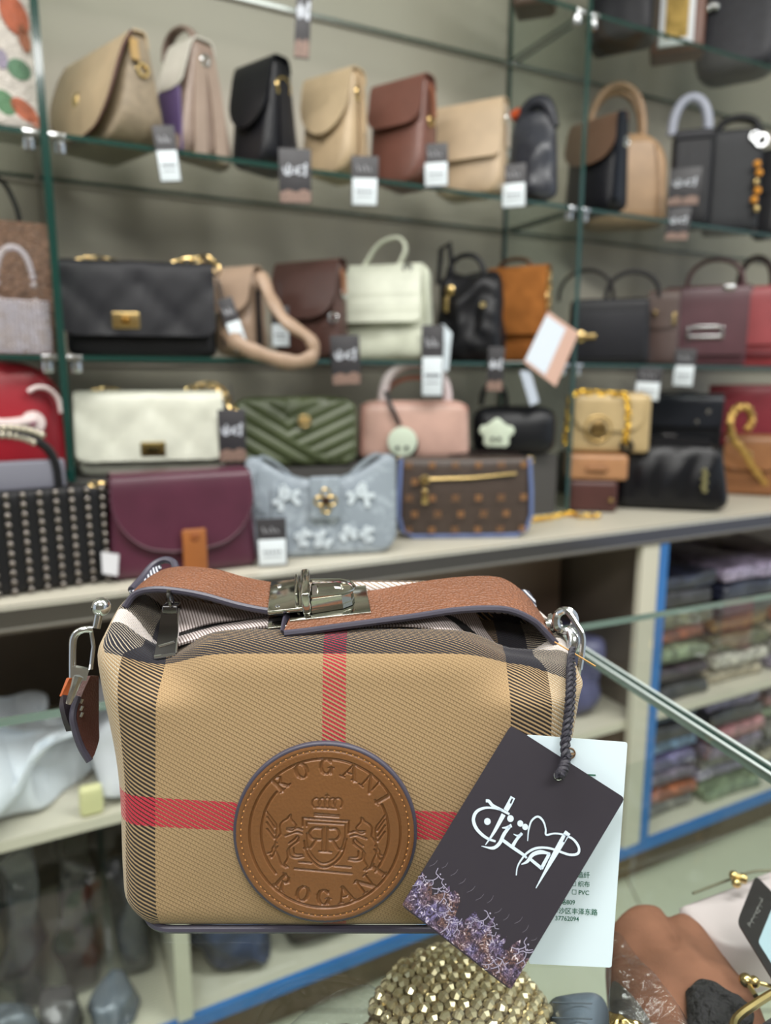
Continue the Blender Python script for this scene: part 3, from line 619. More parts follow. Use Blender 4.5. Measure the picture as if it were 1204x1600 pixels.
def cardpts(cs, pl, off=0, rad=10):
    out = []; n = len(cs)
    for i in range(n):
        p, a, b2 = Vector(cs[i]), Vector(cs[i - 1]), Vector(cs[(i + 1) % n])
        da, db = (a - p).normalized(), (b2 - p).normalized()
        for t in (0, .33, .67, 1):
            q = (p + da * rad) * (1 - t) ** 2 + p * 2 * t * (1 - t) + (p + db * rad) * t ** 2; out.append(hit(q.x, q.y, pl[0] + pl[1] * off, pl[1]))
    return out
white_tag = thing('white_swing_tag', 'white card swing tag with green print, half hidden behind the black tag', 'tag', hit(890, 1508, *PWh))
poly(cardpts([(822, 1148), (826, 1506), (955, 1512), (980, 1160)], PWh, 0, 4), .0005, PWh[1]).build('card', mat((214, 230, 238), .45, key='white_tag_card'), white_tag, world=True, smooth=False)
black_tag = thing('black_swing_tag', 'black card swing tag with white calligraphic logo and printed dancers, leaning on plaid bag', 'tag', hit(797, 1545, *PBk))
poly(cardpts([(798, 1133), (627, 1415), (797, 1547), (976, 1247)], PBk, 0, 7), .0005, PBk[1]).build('card', mat((46, 42, 50), .42, key='black_tag_card'), black_tag, world=True, smooth=False)
WPR = mat((206, 222, 236), .5, key='white_print')
torus(hit(872, 1212, PBk[0] + PBk[1] * .0004, PBk[1]), .0018, .0004, PBk[1]).build('eyelet', SILVER, black_tag, world=True)
lathe([(0, 0), (.0017, 0), (.0017, .0002), (0, .0002)], 14).map(lambda v: v + hit(872, 1212, PBk[0] + PBk[1] * .0003, PBk[1])).build('eyelet_hole', mat((24, 22, 26), .8), black_tag, world=True)
torus(hit(890, 1177, PWh[0] + PWh[1] * .0004, PWh[1]), .0024, .0004, PWh[1]).build('eyelet', mat((110, 84, 60), .5), white_tag, world=True)
lathe([(0, 0), (.0022, 0), (.0022, .0002), (0, .0002)], 14).map(lambda v: v + hit(890, 1177, PWh[0] + PWh[1] * .0003, PWh[1])).build('eyelet_hole', mat((112, 90, 64), .8), white_tag, world=True)
MPX = .00031
def lg(m, pl, ws, *p, n=None, off=.0003): return ribbon2([hit(680 + x / 4.816, 1220 + y / 4.816, *pl) for x, y in p], [q / 4.816 * MPX * .95 for q in ws] if isinstance(ws, (list, tuple)) else ws / 4.816 * MPX * 1.05, pl[1], off, m, n)
m = M()
lg(m, PBk, [38, 40, 38], (582, 122), (560, 165), (528, 222), n=8); lg(m, PBk, [34, 22, 6], (512, 252), (440, 385), (375, 482), n=12)
lg(m, PBk, [22, 24, 16], (378, 150), (400, 152), (430, 185), (490, 215), (555, 250))
lg(m, PBk, [12, 16, 24, 26, 22, 14], (500, 222), (440, 205), (370, 203), (310, 230), (285, 285), (300, 345), (340, 395), (395, 435), (452, 455))
lg(m, PBk, [22, 26, 26, 22, 4], (560, 340), (515, 400), (480, 470), (430, 505), (345, 490)); lg(m, PBk, [8, 18, 26], (500, 352), (535, 350), (572, 335))
lg(m, PBk, [24, 24, 22], (505, 445), (580, 500), (665, 558)); lg(m, PBk, [26, 22, 20], (580, 488), (610, 440), (650, 392)); lg(m, PBk, [6, 14, 22], (586, 400), (618, 412), (648, 400))
lg(m, PBk, [6, 12, 14, 16, 12, 14, 12, 14, 18, 20, 18, 16, 16, 18, 14, 10, 8], (692, 452), (700, 370), (722, 300), (768, 268), (808, 300), (828, 360), (832, 405), (890, 395), (950, 402), (1030, 435), (1075, 495), (1070, 545), (1010, 555), (930, 530), (850, 505), (760, 505), (690, 540), (640, 600), (615, 650), (606, 710))
lg(m, PBk, [16, 30, 28, 22, 6], (862, 548), (790, 535), (730, 555), (690, 605), (645, 628)); lg(m, PBk, [24, 26], (855, 548), (795, 660), n=3); lg(m, PBk, [22, 24], (715, 590), (800, 660), n=3); lg(m, PBk, 14, (670, 560), (685, 580), n=3)
lg(m, PBk, [44, 46, 40, 20, 6], (995, 385), (960, 440), (900, 545), (820, 690), (755, 806), n=14)
for x, y, r_ in ((390, 305, 24), (563, 283, 24), (637, 320, 22), (674, 346, 22)):
    c_ = hit(680 + x / 4.816, 1220 + y / 4.816, *PBk) + PBk[1] * .0003; a1_ = Vector((1, 0, 0)); a2_ = PBk[1].cross(a1_).normalized(); rr = r_ / 4.816 * MPX
    m.add([c_ + (a1_ * math.cos(q * .524) + a2_ * math.sin(q * .524)) * rr for q in range(12)], [list(range(12))])
m.build('printed_logo', WPR, black_tag, world=True, smooth=False, label='white calligraphic logo of strokes and needles')
m = M()
for a_, b_ in (((578, 132), (562, 168)), ((985, 412), (962, 458))): lg(m, PBk, [12, 12], a_, b_, n=3, off=.00045)
m.build('needle_eye', mat((46, 42, 50), .42, key='black_tag_card'), black_tag, world=True, smooth=False, kind='stuff')
# printed crowd: mottled band and small figures
bm_ = MT('printed_crowd'); f1 = bm_.tex('Voronoi', 900, out=0); f2 = bm_.tex('Noise', 520, Detail=6.0, Distortion=2.0); f3 = bm_.tex('Noise', 130, Detail=2.0)
c1 = bm_.mix(((f2 - .42) * 6).op('MINIMUM', 1.0).op('MAXIMUM', 0.0), lin((44, 36, 48)), bm_.mix(((f3 - .4) * 5).op('MINIMUM', 1.0).op('MAXIMUM', 0.0), lin((112, 82, 74)), lin((112, 104, 146))))
c2 = bm_.mix(((f2 - .60) * 14).op('MINIMUM', 1.0).op('MAXIMUM', 0.0), c1, lin((216, 206, 214))); bm_.set(Base_Color=c2, Roughness=.45)
L0, L1, L2, L3 = Vector((664, 1354, 0)), Vector((627, 1415, 0)), Vector((797, 1547, 0)), Vector((838, 1478, 0))
rng = random.Random(4); top = []
for i in range(41):
    u_ = i / 40; p = L0.lerp(L3, u_) + (L1.lerp(L2, u_) - L0.lerp(L3, u_)) * (.05 + .38 * rng.random() + .12 * math.sin(u_ * 19)); top.append(p)
pl_ = [hit(q.x, q.y, *PBk) + PBk[1] * .0002 for q in top]; lowp = [hit(*(L1.lerp(L2, i / 40) + (L3 - L2) * .03)[:2], *PBk) + PBk[1] * .0002 for i in range(41)]
M().add(pl_ + lowp, [[i, i + 41, i + 42, i + 1] for i in range(40)]).build('printed_crowd', bm_.m, black_tag, world=True, smooth=False, label='printed mottled crowd of dancers')
m = M(); ax_ = (L3 - L0).normalized(); up_ = (L0 - L1).normalized()
def fig(c, s_, a):
    ca, sa = math.cos(a), math.sin(a); X2 = Vector((ax_.x * ca + up_.x * sa, ax_.y * ca + up_.y * sa, 0)); Y2 = Vector((up_.x * ca - ax_.x * sa, up_.y * ca - ax_.y * sa, 0))
    def q(x, y): v = c + X2 * x * s_ + Y2 * y * s_; return hit(v.x, v.y, *PBk)
    w_ = s_ * MPX * .085
    for ln in (((0, 0), (.1, .5), (0, .9)), ((0, .85), (.45, .6 + rng.random() * .5), (.75, .9 + rng.random() * .5)), ((0, .85), (-.4, .7 + rng.random() * .3), (-.7, .5 + rng.random() * .9)), ((0, 0), (.35, -.35), (.15, -.8)), ((0, 0), (-.3, -.4), (-.6, -.7))):
        ribbon2([q(*z) for z in ln], [w_, w_ * .8], PBk[1], .00035, m, 7)
    h_ = q(.03, 1.15) + PBk[1] * .00035; a1_ = Vector((1, 0, 0)); a2_ = PBk[1].cross(a1_).normalized(); m.add([h_ + (a1_ * math.cos(z) + a2_ * math.sin(z)) * w_ * 1.1 for z in (0, 1.05, 2.1, 3.14, 4.2, 5.2)], [list(range(6))])
for i in range(15):
    u_ = (i + .5) / 15; f = .12 + .75 * rng.random() ** 1.2; c_ = L0.lerp(L3, u_).lerp(L1.lerp(L2, u_), f); fig(c_, 10 + 5 * rng.random(), rng.uniform(-.7, .7))
m.build('printed_figures', mat((166, 160, 184), .5, key='pale_print'), black_tag, world=True, smooth=False, kind='stuff')
m = M()
for i in range(12):
    u_ = (i + .3) / 12; c_ = L0.lerp(L3, u_) + up_ * rng.uniform(2, 14); d_ = ax_ * rng.uniform(2, 6) + up_ * rng.uniform(8, 16)
    ribbon2([hit(*(c_ + d_ * t + ax_ * math.sin(t * 3) * 2)[:2], *PBk) for t in (0, .3, .6, 1)], [.0001, .00016, .0001], PBk[1], .0003, m, 8)
m.build('printed_streamers', mat((120, 116, 128), .5, key='grey_print'), black_tag, world=True, smooth=False, kind='stuff')
GRN = mat((16, 92, 66), .6, key='green_print')
def text(body_, px, py, size, pl, par, mt, name='printed_text', rot=2.4, align='RIGHT', off=.0003, ux=None):
    cu = bpy.data.curves.new(name, 'FONT'); cu.body = body_; cu.size = size; cu.align_x = align; cu.materials.append(mt); cu.resolution_u = 3; cu.offset = size * .01
    o = bpy.data.objects.new(name, cu); C.objects.link(o); bpy.context.view_layer.update(); dg_ = bpy.context.evaluated_depsgraph_get(); me_ = bpy.data.meshes.new_from_object(o.evaluated_get(dg_)); bpy.data.objects.remove(o)
    o = bpy.data.objects.new(name, me_); C.objects.link(o); o.parent = par; o['kind'] = 'stuff'
    z = pl[1]; x = Vector((1, 0, 0)) if ux is None else Vector(ux); x = (x - z * x.dot(z)).normalized(); y = z.cross(x); p = hit(px, py, *pl) + z * off
    m4 = Matrix((x, y, z)).transposed().to_4x4(); m4 = Matrix.Translation(p) @ m4 @ Matrix.Rotation(R(-rot), 4, 'Z'); o.matrix_local = mw(par).inverted() @ m4; return o
for s_, x, y, z in (('人造纤', 921, 1371, 13), ('☐ 织布', 921, 1385, 12), ('☐ PVC', 920, 1398, 12), ('路809', 898, 1413, 12), ('广州市南沙区丰泽东路', 933, 1429, 13), ('37762094', 904, 1439, 12)):
    text(s_, x, y, z * MPX * .76, PWh, white_tag, GRN)
lg(m := M(), PWh, [11, 11], ((912 - 680) * 4.816, (1210 - 1220) * 4.816), ((930 - 680) * 4.816, (1211 - 1220) * 4.816), n=3); m.build('printed_mark', GRN, white_tag, world=True, smooth=False)
# ------------------------------------------------------------------ bag kit for the display
class Bag:
    def __init__(s, name, label, x0, x1, yt, zb, t, turn=0, D=.08, cat='handbag', group=None):
        a = R(turn); q = ont((x0 + x1) / 2, yt, t); base = proj((q.x, q.y, zb)); q = ont((x0 + x1) / 2, (yt + base[1]) / 2, t)
        s.H = ont((x0 + x1) / 2, yt, t).z - zb; dp = depth((q.x, q.y, (zb + zb + s.H) / 2)); s.D = D
        s.W = max(.05, ((x1 - x0) / F * dp - D * abs(math.sin(a))) / math.cos(a)); s.px = dp / F
        s.r = thing(name, label, cat, (q.x, q.y, zb + .0006), a - math.atan2(q.x, q.y), group); s.taper = 1; s.bulge = 0; s.b = None
    def yf(s, z): k = max(0, min(1, z / s.H)); return -(s.D / 2) * (1 + (s.taper - 1) * k) - s.bulge * math.sin(math.pi * k)
    def body(s, mt, r=.012, taper=.6, wt=1.0, rb=0, rt=0, bulge=0, disp=None, n=10, H=None, name='body', label=None):
        s.taper, s.bulge = taper, bulge; H = H or s.H; W, D = s.W, s.D; s.wt = wt
        def f(v):
            z = v.z; k = z / s.H; x = v.x * (1 + (wt - 1) * k); y = v.y * (1 + (taper - 1) * k); xm = W / 2
            if rb and z < rb: x *= (xm - rb + math.sqrt(max(0, rb * rb - (rb - z) ** 2))) / xm
            if rt and z > H - rt: x *= (xm - rt + math.sqrt(max(0, rt * rt - (z - H + rt) ** 2))) / xm
            e = 1 - (2 * v.x / W) ** 2
            y += math.copysign(bulge * math.sin(math.pi * k) * max(0, e), v.y)
            if disp: y2, z2 = disp(x, z, v.y); y += y2; z = max(0, z + z2)
            return Vector((x, y, z))
        m = rbox(W / 2, D / 2, H / 2, r, n, 3, n, 3, c=(0, 0, H / 2)); m.map(f); s.b = m.build(name, mt, s.r, label=label, angle=50); return s
    def flap(s, mt, drop=.6, rb=.03, over=.002, th=.003, disp=None, name='flap', wide=1.0, back=.02, edge=None, lift=0, sharp=0):
        H, D, W = s.H, s.D, s.W; tp = D / 2 * s.taper; zl = H * (1 - drop)
        pts_ = [(tp * 1.02, H - back), (tp * .8, H + over), (0, H + over * 1.6), (-tp * .75, H + over)]
        for i in range(1, 9): z = H - .006 - (H - .006 - zl) * i / 8; pts_.append((s.yf(z) - .004 - lift * i / 8, z))
        pts_.insert(4, (s.yf(H) - .002, H - .004)); path = spline([(0, y, z) for y, z in pts_], 25)
        def fn(u, v):
            k = v * 24; i = min(int(k), 23); p = path[i].lerp(path[i + 1], k - i); d = p.z - zl; hw = W / 2 * wide * (1 + (s.wt - 1) * min(1, p.z / H))
            xx = (2 * u - 1)
            if p.y < 0 and d < rb:
                if sharp: hw *= (1 - sharp) + sharp * d / rb
                else: hw = hw - rb + math.sqrt(max(1e-9, rb * rb - (rb - max(d, .0)) ** 2))
            x = xx * hw; y = p.y + (disp(x, p.z) if disp and p.y < 0 else 0); return (x, y, p.z)
        o = sheet(fn, 16, 30, th, up=-1).build(name, mt, s.r, angle=60)
        if edge:
            q = [Vector(fn(0, v / 30)) for v in range(9, 31)] + [Vector(fn(u / 16, 1)) for u in range(1, 17)] + [Vector(fn(1, v / 30)) for v in range(29, 8, -1)]
            tube(q, th * .75, 6).build('flap_edge', edge, o)
        return s
    def handle(s, mt, x0=-.6, x1=.6, h=.08, r=.006, y=0, z=1.0, p=.8, flat=1.0, rings=None, y1=None, label=None, name='handle'):
        W = s.W / 2; zz = s.H * z; o = tube(arc(x0 * W, x1 * W, zz, h, y, 20, p, y1), r, 10, flat=flat).build(name, mt, s.r, label=label)
        if rings:
            for xx in (x0, x1): torus((xx * W, y, zz - .002), .008, .0022, (.3, 1, 0)).build('handle_ring', rings, s.r)
        return s
    def ring(s, mt, x, z, R_=.012, r=.0025, side=0, y=None):
        pos = (s.W / 2 * 1.03 * side, 0, s.H * z) if side else (s.W / 2 * x, s.yf(s.H * z) - .006 if y is None else y, s.H * z)
        torus(pos, R_, r, (1, 0, 0) if side else (0, 1, 0)).build('ring', mt, s.r); return s
    def box(s, name, mt, x, z, w_, h_, d_=.008, r=.002, off=.004, label=None):
        rbox(w_ / 2, d_ / 2, h_ / 2, r, c=(s.W / 2 * x, s.yf(s.H * z) - off - d_ / 2, s.H * z)).build(name, mt, s.r, label=label); return s
    def disc(s, name, mt, x, z, rad, d_=.006, off=.004, label=None, hole=0):
        c = (s.W / 2 * x, s.yf(s.H * z) - off, s.H * z)
        if hole: torus(c, rad, d_ * .5, (0, 1, 0), 24, 8).build(name, mt, s.r, label=label)
        else: lathe([(0, 0), (rad, 0), (rad, d_ * .7), (rad * .8, d_), (0, d_)], 24, c, 'y').build(name, mt, s.r, label=label)
        return s
    def chain(s, mt, path, R_=.005, r=.0013, name='chain'):
        chain([Vector(p) for p in path], R_, r).build(name, mt, s.r, kind='stuff'); return s
    def strap(s, mt, path, w_=.02, th=.004, wv=(0, 1, 0), name='strap', label=None):
        wv = Vector(wv) * w_ / 2; A = [Vector(p) + wv for p in path]; B = [Vector(p) - wv for p in path]
        ruled(A, B, th, 30, 2).build(name, mt, s.r, label=label); return s
    def seam(s, mt, path, r=.001, name='seam'):
        tube(spline(path, 20), r, 5).build(name, mt, s.r); return s
def quilt(cell, d): return lambda x, z: -d * (min(1, abs(math.sin(math.pi * (x + z) / cell)) * 2.2) + min(1, abs(math.sin(math.pi * (x - z) / cell)) * 2.2)) * .5
def wrinkle(amp, sc_, seed=0): return lambda x, z, y: (amp * noise.noise(Vector((x * sc_, z * sc_, seed + (1 if y > 0 else 0)))) * (1 if y > 0 else -1), amp * .6 * noise.noise(Vector((x * sc_, seed, y * sc_))))
def Lp(c, r=.38, b=.25):
    if max(c) < 70: c = tuple(q * .82 for q in c); return mat(c, r + .08, 0, (420, b, .0006), (18, .18), 'leather', 0, .32)
    g_ = sum(c) / 3; return leather(tuple(q * .86 + g_ * .12 for q in c), r, 420, b)
# ---- upper glass shelf
b = Bag('flap_handbag', 'large cream and taupe flap bag with gold clasp, nearest the first glass upright', 84, 256, 84, SH1, .085, -60, .095)
b.body(mat((150, 134, 112), .55, 0, (300, .3), (90, .25), 'taupe_canvas'), .014, .30, 1, .05, bulge=.01).flap(Lp((196, 170, 134)), .93, .085, edge=DBRN, lift=.01)
b.box('clasp', GOLD, -.12, .42, .016, .028, .008).disc('clasp_knob', GOLD, -.12, .50, .009).strap(Lp((190, 152, 92)), [(b.W * .44, .0, b.H * 1.0), (b.W * .5, -.012, b.H * .9), (b.W * .53, -.014, b.H * .72)], .014).ring(GOLD, 0, .66, .009, .003, 1)
b = Bag('accordion_handbag', 'white and mauve accordion bag with violet lining and brown top handle', 243, 366, 74, SH1, .075, -50, .13)
b.body(Lp((158, 134, 120)), .012, .34, 1, .03).flap(Lp((214, 208, 196)), .45, .02, lift=.012)
b.box('front_panel', mat((96, 78, 122), .5, key='violet_lining'), 0, .30, b.W * .92, b.H * .52, .004, off=.001, label='violet lining panel')
for yy in (-.022, .026): b.strap(Lp((176, 152, 136)), [(b.W * .5 + .004, yy, .004), (b.W * .5 + .003, yy * .8, b.H * .5), (b.W * .5 - .002, yy * .4, b.H * .88)], .026, .004, name='gusset_fold')
b.handle(Lp((140, 118, 106)), -2.3, .3, .045, .010, flat=.5, z=.95).ring(SILVER, 0, .84, .008, .003, 1)
for xx in (-.03, .03): torus((b.W * .5, xx, .006), .005, .002, (1, 0, 0)).build('foot_stud', GOLD, b.r)
b = Bag('flap_handbag', 'black flap bag with a gold side ring on the upper shelf', 354, 472, 104, SH1, .07, -46, .10)
b.body(Lp((30, 30, 36), .3), .014, .42, 1, .03).flap(Lp((26, 27, 34), .28), .66, .06, lift=.008).ring(GOLD, 0, .74, .016, .003, 1).strap(Lp((26, 26, 32)), [(b.W * .52, 0, b.H * .8), (b.W * .54, 0, b.H * .4), (b.W * .54, 0, .01)], .026).ring(GOLD, 0, .70, .008, .003, 1)
b = Bag('flap_handbag', 'cream flap bag with rounded flap and gold ring, right after the black one', 466, 582, 122, SH1, .062, -38, .085)
b.body(Lp((200, 172, 134)), .014, .5, 1, .045).flap(Lp((206, 180, 142)), .62, .07, lift=.008).ring(GOLD, 0, .78, .013, .003, 1).strap(Lp((196, 166, 128)), [(b.W * .46, 0, b.H * 1.0), (b.W * .55, 0, b.H * .85), (b.W * .56, 0, b.H * .3), (b.W * .54, 0, .02)], .014)
b = Bag('flap_handbag', 'reddish brown flap bag with horseshoe shaped lower edge', 572, 688, 132, SH1, .058, -32, .085)
b.body(Lp((122, 74, 62)), .014, .5, 1, .045).flap(Lp((124, 76, 64)), .45, .03, lift=.008).strap(Lp((150, 88, 62)), [(b.W * .42, 0, b.H * 1.0), (b.W * .54, 0, b.H * .85), (b.W * .57, 0, b.H * .62)], .014).ring(GOLD, 0, .60, .009, .003, 1)
b = Bag('flap_handbag', 'small pale beige bag with a straight cut flap', 676, 796, 166, SH1, .055, -20, .07)
b.body(Lp((198, 170, 136)), .012, .5, 1, .03).flap(Lp((206, 178, 144)), .62, .012, lift=.006).strap(Lp((190, 176, 160)), [(b.W * .46, 0, b.H), (b.W * .53, 0, b.H * .85), (b.W * .55, 0, b.H * .5)], .010).ring(SILVER, 0, .8, .008, .0025, 1)
b = Bag('pouch_handbag', 'slate grey soft pouch bag with folded top and orange stopper', 784, 880, 176, SH1, .04, -20, .07)
b.body(Lp((58, 60, 70), .3), .03, .35, .8, .02, bulge=.012, disp=wrinkle(.012, 22, 3), n=14)
tube(spline([(-b.W * .30, 0, b.H * .9), (-b.W * .08, 0, b.H * 1.08), (b.W * .22, 0, b.H * 1.06), (b.W * .4, 0, b.H * .8)], 14), [.010 + .006 * math.sin(i / 13 * 3.14) for i in range(14)], 10).build('folded_top', Lp((52, 54, 64), .3), b.r)
tube([(-b.W * .42, 0, b.H * 1.0), (-b.W * .26, 0, b.H * 1.03)], .012, 10).build('stopper', mat((188, 74, 26), .4), b.r, label='orange stopper')
b = Bag('flap_handbag', 'black bag with a brown flap behind the second glass upright', 880, 985, 188, SH1, .055, -34, .07)
b.body(Lp((28, 28, 36), .3), .02, .4, 1, .02, bulge=.008).flap(Lp((112, 82, 64)), .5, .05, lift=.008, wide=.95).strap(Lp((34, 38, 50), .25), [(b.W * .5, -.02, b.H * .98), (b.W * .53, -.03, b.H * .6), (b.W * .52, -.03, .02)], .016, .012).ring(SILVER, 0, .7, .009, .003, 1)
b = Bag('box_handbag', 'rounded tan box bag with two tall tan arch handles', 908, 1042, 212, SH1, .15, 6, .09)
b.body(Lp((186, 146, 106)), .03, .8, .9, .02, .085, bulge=.004, n=14)
for yy in (-.02, .03): b.handle(Lp((176, 138, 102)), -.9, .35, .13, .008, y=yy, z=.93, p=.75)
b.seam(Lp((150, 112, 78)), [(b.W * .38, b.yf(0) - .001, .02), (b.W * .36, b.yf(b.H * .5) - .004, b.H * .5), (b.W * .3, b.yf(b.H * .9) - .001, b.H * .85)], .0016)
b = Bag('tote_handbag', 'black tote with a paper wrapped pale grey handle', 1046, 1108, 206, SH1, .058, 6, .09)
b.body(Lp((40, 40, 46)), .012, .8, 1, .0).handle(mat((164, 168, 184), .35, 0, (120, -.5, .002), key='wrapped_handle'), -1.1, .75, .085, .012, z=.98, label='grey paper wrapped handle').box('top_band', Lp((46, 46, 54)), 0, .93, b.W * .98, .02, .004, off=.001)
b = Bag('tote_handbag', 'black tote with black handle, silver ring and amber charm', 1102, 1184, 206, SH1, .058, 10, .09)
b.body(Lp((44, 46, 52)), .012, .8, 1, .0).handle(Lp((20, 20, 24), .2), -.7, .85, .035, .010, z=1.0).ring(SILVER, .85, .86, .014, .0035).ring(SILVER, .6, .90, .010, .0025)
for i in range(6): ball2 = lathe([(.009 * math.sin(R(a)) + 1e-5, -.009 * math.cos(R(a))) for a in range(0, 181, 30)], 10, (b.W * .5 * (.72 + .1 * (i % 2)), b.yf(0) - .014, b.H * (.62 - .085 * i))).build('charm_bead', GOLD if i % 3 == 2 else mat((226, 150, 40), .3, key='amber'), b.r)
b = Bag('flap_handbag', 'black bag at the frame edge of the upper shelf beyond the amber charm', 1178, 1222, 236, SH1, .058, -10, .08)
b.body(Lp((30, 30, 36), .3), .014, .6).flap(Lp((34, 34, 40), .3), .5, .03).strap(Lp((120, 96, 92)), [(-b.W * .42, -.05, b.H * .8), (-b.W * .36, -.055, b.H * .3), (-b.W * .25, -.05, 0.01)], .008)
# ---- topmost shelf (bottoms in view)
b = Bag('tote_handbag', 'dark brown bag on the topmost shelf before the black ones', 800, 872, -90, SH0, .06, -8, .08); b.body(Lp((92, 58, 46)), .012, .7).flap(Lp((98, 62, 48)), .5, .03).handle(Lp((84, 52, 40)), h=.05)
b = Bag('tote_handbag', 'black soft tote on the topmost shelf beside the framed gold clasp bag', 918, 1030, -90, SH0, .10, -12, .10); b.body(Lp((38, 38, 46)), .02, .7, bulge=.006, disp=wrinkle(.006, 20, 5)).flap(Lp((30, 30, 38)), .55, .06).handle(Lp((30, 30, 36)), h=.05)
b = Bag('clasp_handbag', 'brown bag with a white framed glittering gold plaque', 1022, 1100, -80, SH0, .08, 0, .08); b.body(Lp((112, 62, 40)), .01, .8)
b.box('plaque_frame', mat((214, 216, 220), .4), -.05, .36, .078, .15, .010).box('plaque', mat((196, 164, 96), .35, .8, (260, .9, .003), key='glitter_gold'), -.05, .37, .052, .125, .004, off=.013, label='glittering gold plaque').handle(Lp((110, 60, 40)), h=.05)
b = Bag('tote_handbag', 'big dark charcoal tote on the topmost shelf with silver bead charm', 1094, 1222, -110, SH0, .10, -6, .12); b.body(mat((48, 48, 56), .5, 0, (200, .4), (60, .3), 'charcoal_canvas'), .03, .8, 1, .05).handle(Lp((30, 30, 36)), h=.06)
for i in range(5): ball3 = lathe([(.010 * math.sin(R(a)) + 1e-5, -.010 * math.cos(R(a))) for a in range(0, 181, 30)], 10, (-b.W * (.44 - .045 * i), b.yf(b.H * .48) - .012, b.H * (.46 + .012 * (i % 2)))).build('charm_bead', SILVER, b.r)
# ---- middle glass shelf
b = Bag('quilted_handbag', 'black diamond quilted flap bag with gold push lock and chain', 110, 336, 416, SH2, .075, -6, .075)
b.body(Lp((20, 20, 25), .4), .016, .72, 1, .01).flap(Lp((31, 31, 38), .42), .78, .018, disp=quilt(.125, .008), lift=.006, th=.004)
b.box('lock_plate', GOLD, -.18, .38, .046, .028, .006, off=.016).box('lock_bar', mat((160, 120, 60), .3, 1), -.18, .38, .014, .012, .006, off=.022)
b.chain(GOLD, [(-b.W * .42, 0, b.H + .004), (-b.W * .3, .01, b.H + .012), (-b.W * .12, .012, b.H + .005)]).chain(GOLD, [(b.W * .22, .01, b.H + .006), (b.W * .38, .01, b.H + .014), (b.W * .5, -.01, b.H + .012), (b.W * .53, -.02, b.H * .88)], .008, .002)
b.strap(Lp((28, 28, 34)), [(b.W * .52, -.015, b.H * .86), (b.W * .56, -.02, b.H * .5), (b.W * .55, -.02, .02)], .016)
b = Bag('hobo_handbag', 'soft beige hobo bag whose padded strap hangs over the shelf edge', 326, 425, 422, SH2, .09, -32, .08)
b.body(Lp((176, 146, 122), .45), .026, .4, .9, .03, bulge=.012, disp=wrinkle(.010, 25, 8), n=14).flap(Lp((184, 154, 130), .45), .5, .03, lift=.006)
q = [b.r.matrix_local.inverted() @ v if False else mw(b.r).inverted() @ v for v in (ont(408, 430, .03), ont(424, 468, .0), ont(446, 502, -.03), ont(484, 530, -.04), ont(488, 556, -.045), ont(456, 566, -.045), ont(404, 552, -.035), ont(372, 536, -.022), ont(352, 520, .02))]
tube(spline(q, 40), [.0135 + .0015 * math.sin(i * 1.3) for i in range(40)], 10, flat=.75).build('padded_strap', Lp((180, 148, 122), .45), b.r)
b.ring(SILVER, 0, .82, .008, .003, 1).strap(Lp((40, 38, 42)), [(b.W * .5, -.012, b.H * .75), (b.W * .53, -.016, b.H * .4), (b.W * .53, -.016, b.H * .1)], .012)
b = Bag('flap_handbag', 'dark chocolate flap bag with silver side rings', 424, 548, 412, SH2, .10, -32, .065)
b.body(Lp((84, 52, 44)), .016, .45, 1, .03, bulge=.006).flap(Lp((80, 50, 44)), .58, .05, lift=.008).strap(Lp((150, 96, 64)), [(b.W * .42, 0, b.H), (b.W * .52, -.005, b.H * .85), (b.W * .56, -.01, b.H * .66)], .014).ring(SILVER, 0, .68, .009, .003, 1).ring(SILVER, .96, .42, .009, .003)
b = Bag('flap_handbag', 'mint cream stitched flap bag with curled top handle', 528, 682, 418, SH2, .09, -14, .08)
MINT = Lp((214, 218, 196), .45); b.body(MINT, .018, .5, .92, .02, bulge=.010, disp=wrinkle(.008, 22, 11), n=14).flap(Lp((218, 222, 202), .42), .60, .010, disp=lambda x, z: -.0018 * min(1, abs(math.sin(math.pi * z / .032)) * 3), lift=.008, wide=.86)
b.seam(MINT, [(b.W * .42, -.03, b.H * .95), (b.W * .47, -.034, b.H * .5), (b.W * .49, -.03, .02)], .003).strap(MINT, [(-b.W * .3, 0, b.H * .95), (-b.W * .1, 0, b.H + .045), (b.W * .12, 0, b.H + .058), (b.W * .2, 0, b.H + .035), (b.W * .12, 0, b.H)], .016, .006).ring(SILVER, .5, .96, .008, .003).ring(SILVER, -.86, .5, .008, .003)
b = Bag('puffy_handbag', 'black puffy leather bag with gold charm and looped black handle', 672, 798, 428, SH2, .07, -20, .09)
b.body(Lp((22, 22, 28), .32), .03, .45, .85, .02, bulge=.014, disp=wrinkle(.016, 26, 14), n=16).handle(Lp((28, 28, 34), .3), -.7, .35, .05, .006, z=.95)
tube([(-b.W * .5, 0, b.H * .9), (-b.W * .46, 0, b.H * 1.3), (-b.W * .34, 0, b.H * 1.36), (-b.W * .28, 0, b.H * 1.0)], .006, 8).build('strap_loop', Lp((24, 24, 30)), b.r)
b.disc('charm', GOLD, -.42, .80, .011, off=.008).box('charm_drop', GOLD, -.46, .64, .012, .034, .008, off=.01).disc('stud', GOLD, .55, .62, .007, off=.002).disc('stud', GOLD, -.85, .40, .007, off=.002)
b = Bag('suede_handbag', 'caramel suede bag with a gold chain side beside the second glass upright', 758, 860, 420, SH2, .10, -16, .07)
b.body(suede((158, 98, 48)), .016, .5, 1, .02, bulge=.006).flap(suede((162, 102, 50)), .70, .01, lift=.006).chain(GOLD, [(b.W * .5, -.01, b.H * .95), (b.W * .53, -.012, b.H * .6), (b.W * .52, -.01, b.H * .2)], .006, .0018).handle(Lp((96, 62, 36)), -.7, .4, .022, .005)
b = Bag('tote_handbag', 'wide low black tote with gold turn lock and two thin arched handles', 886, 1012, 468, SH2, .09, 4, .09)
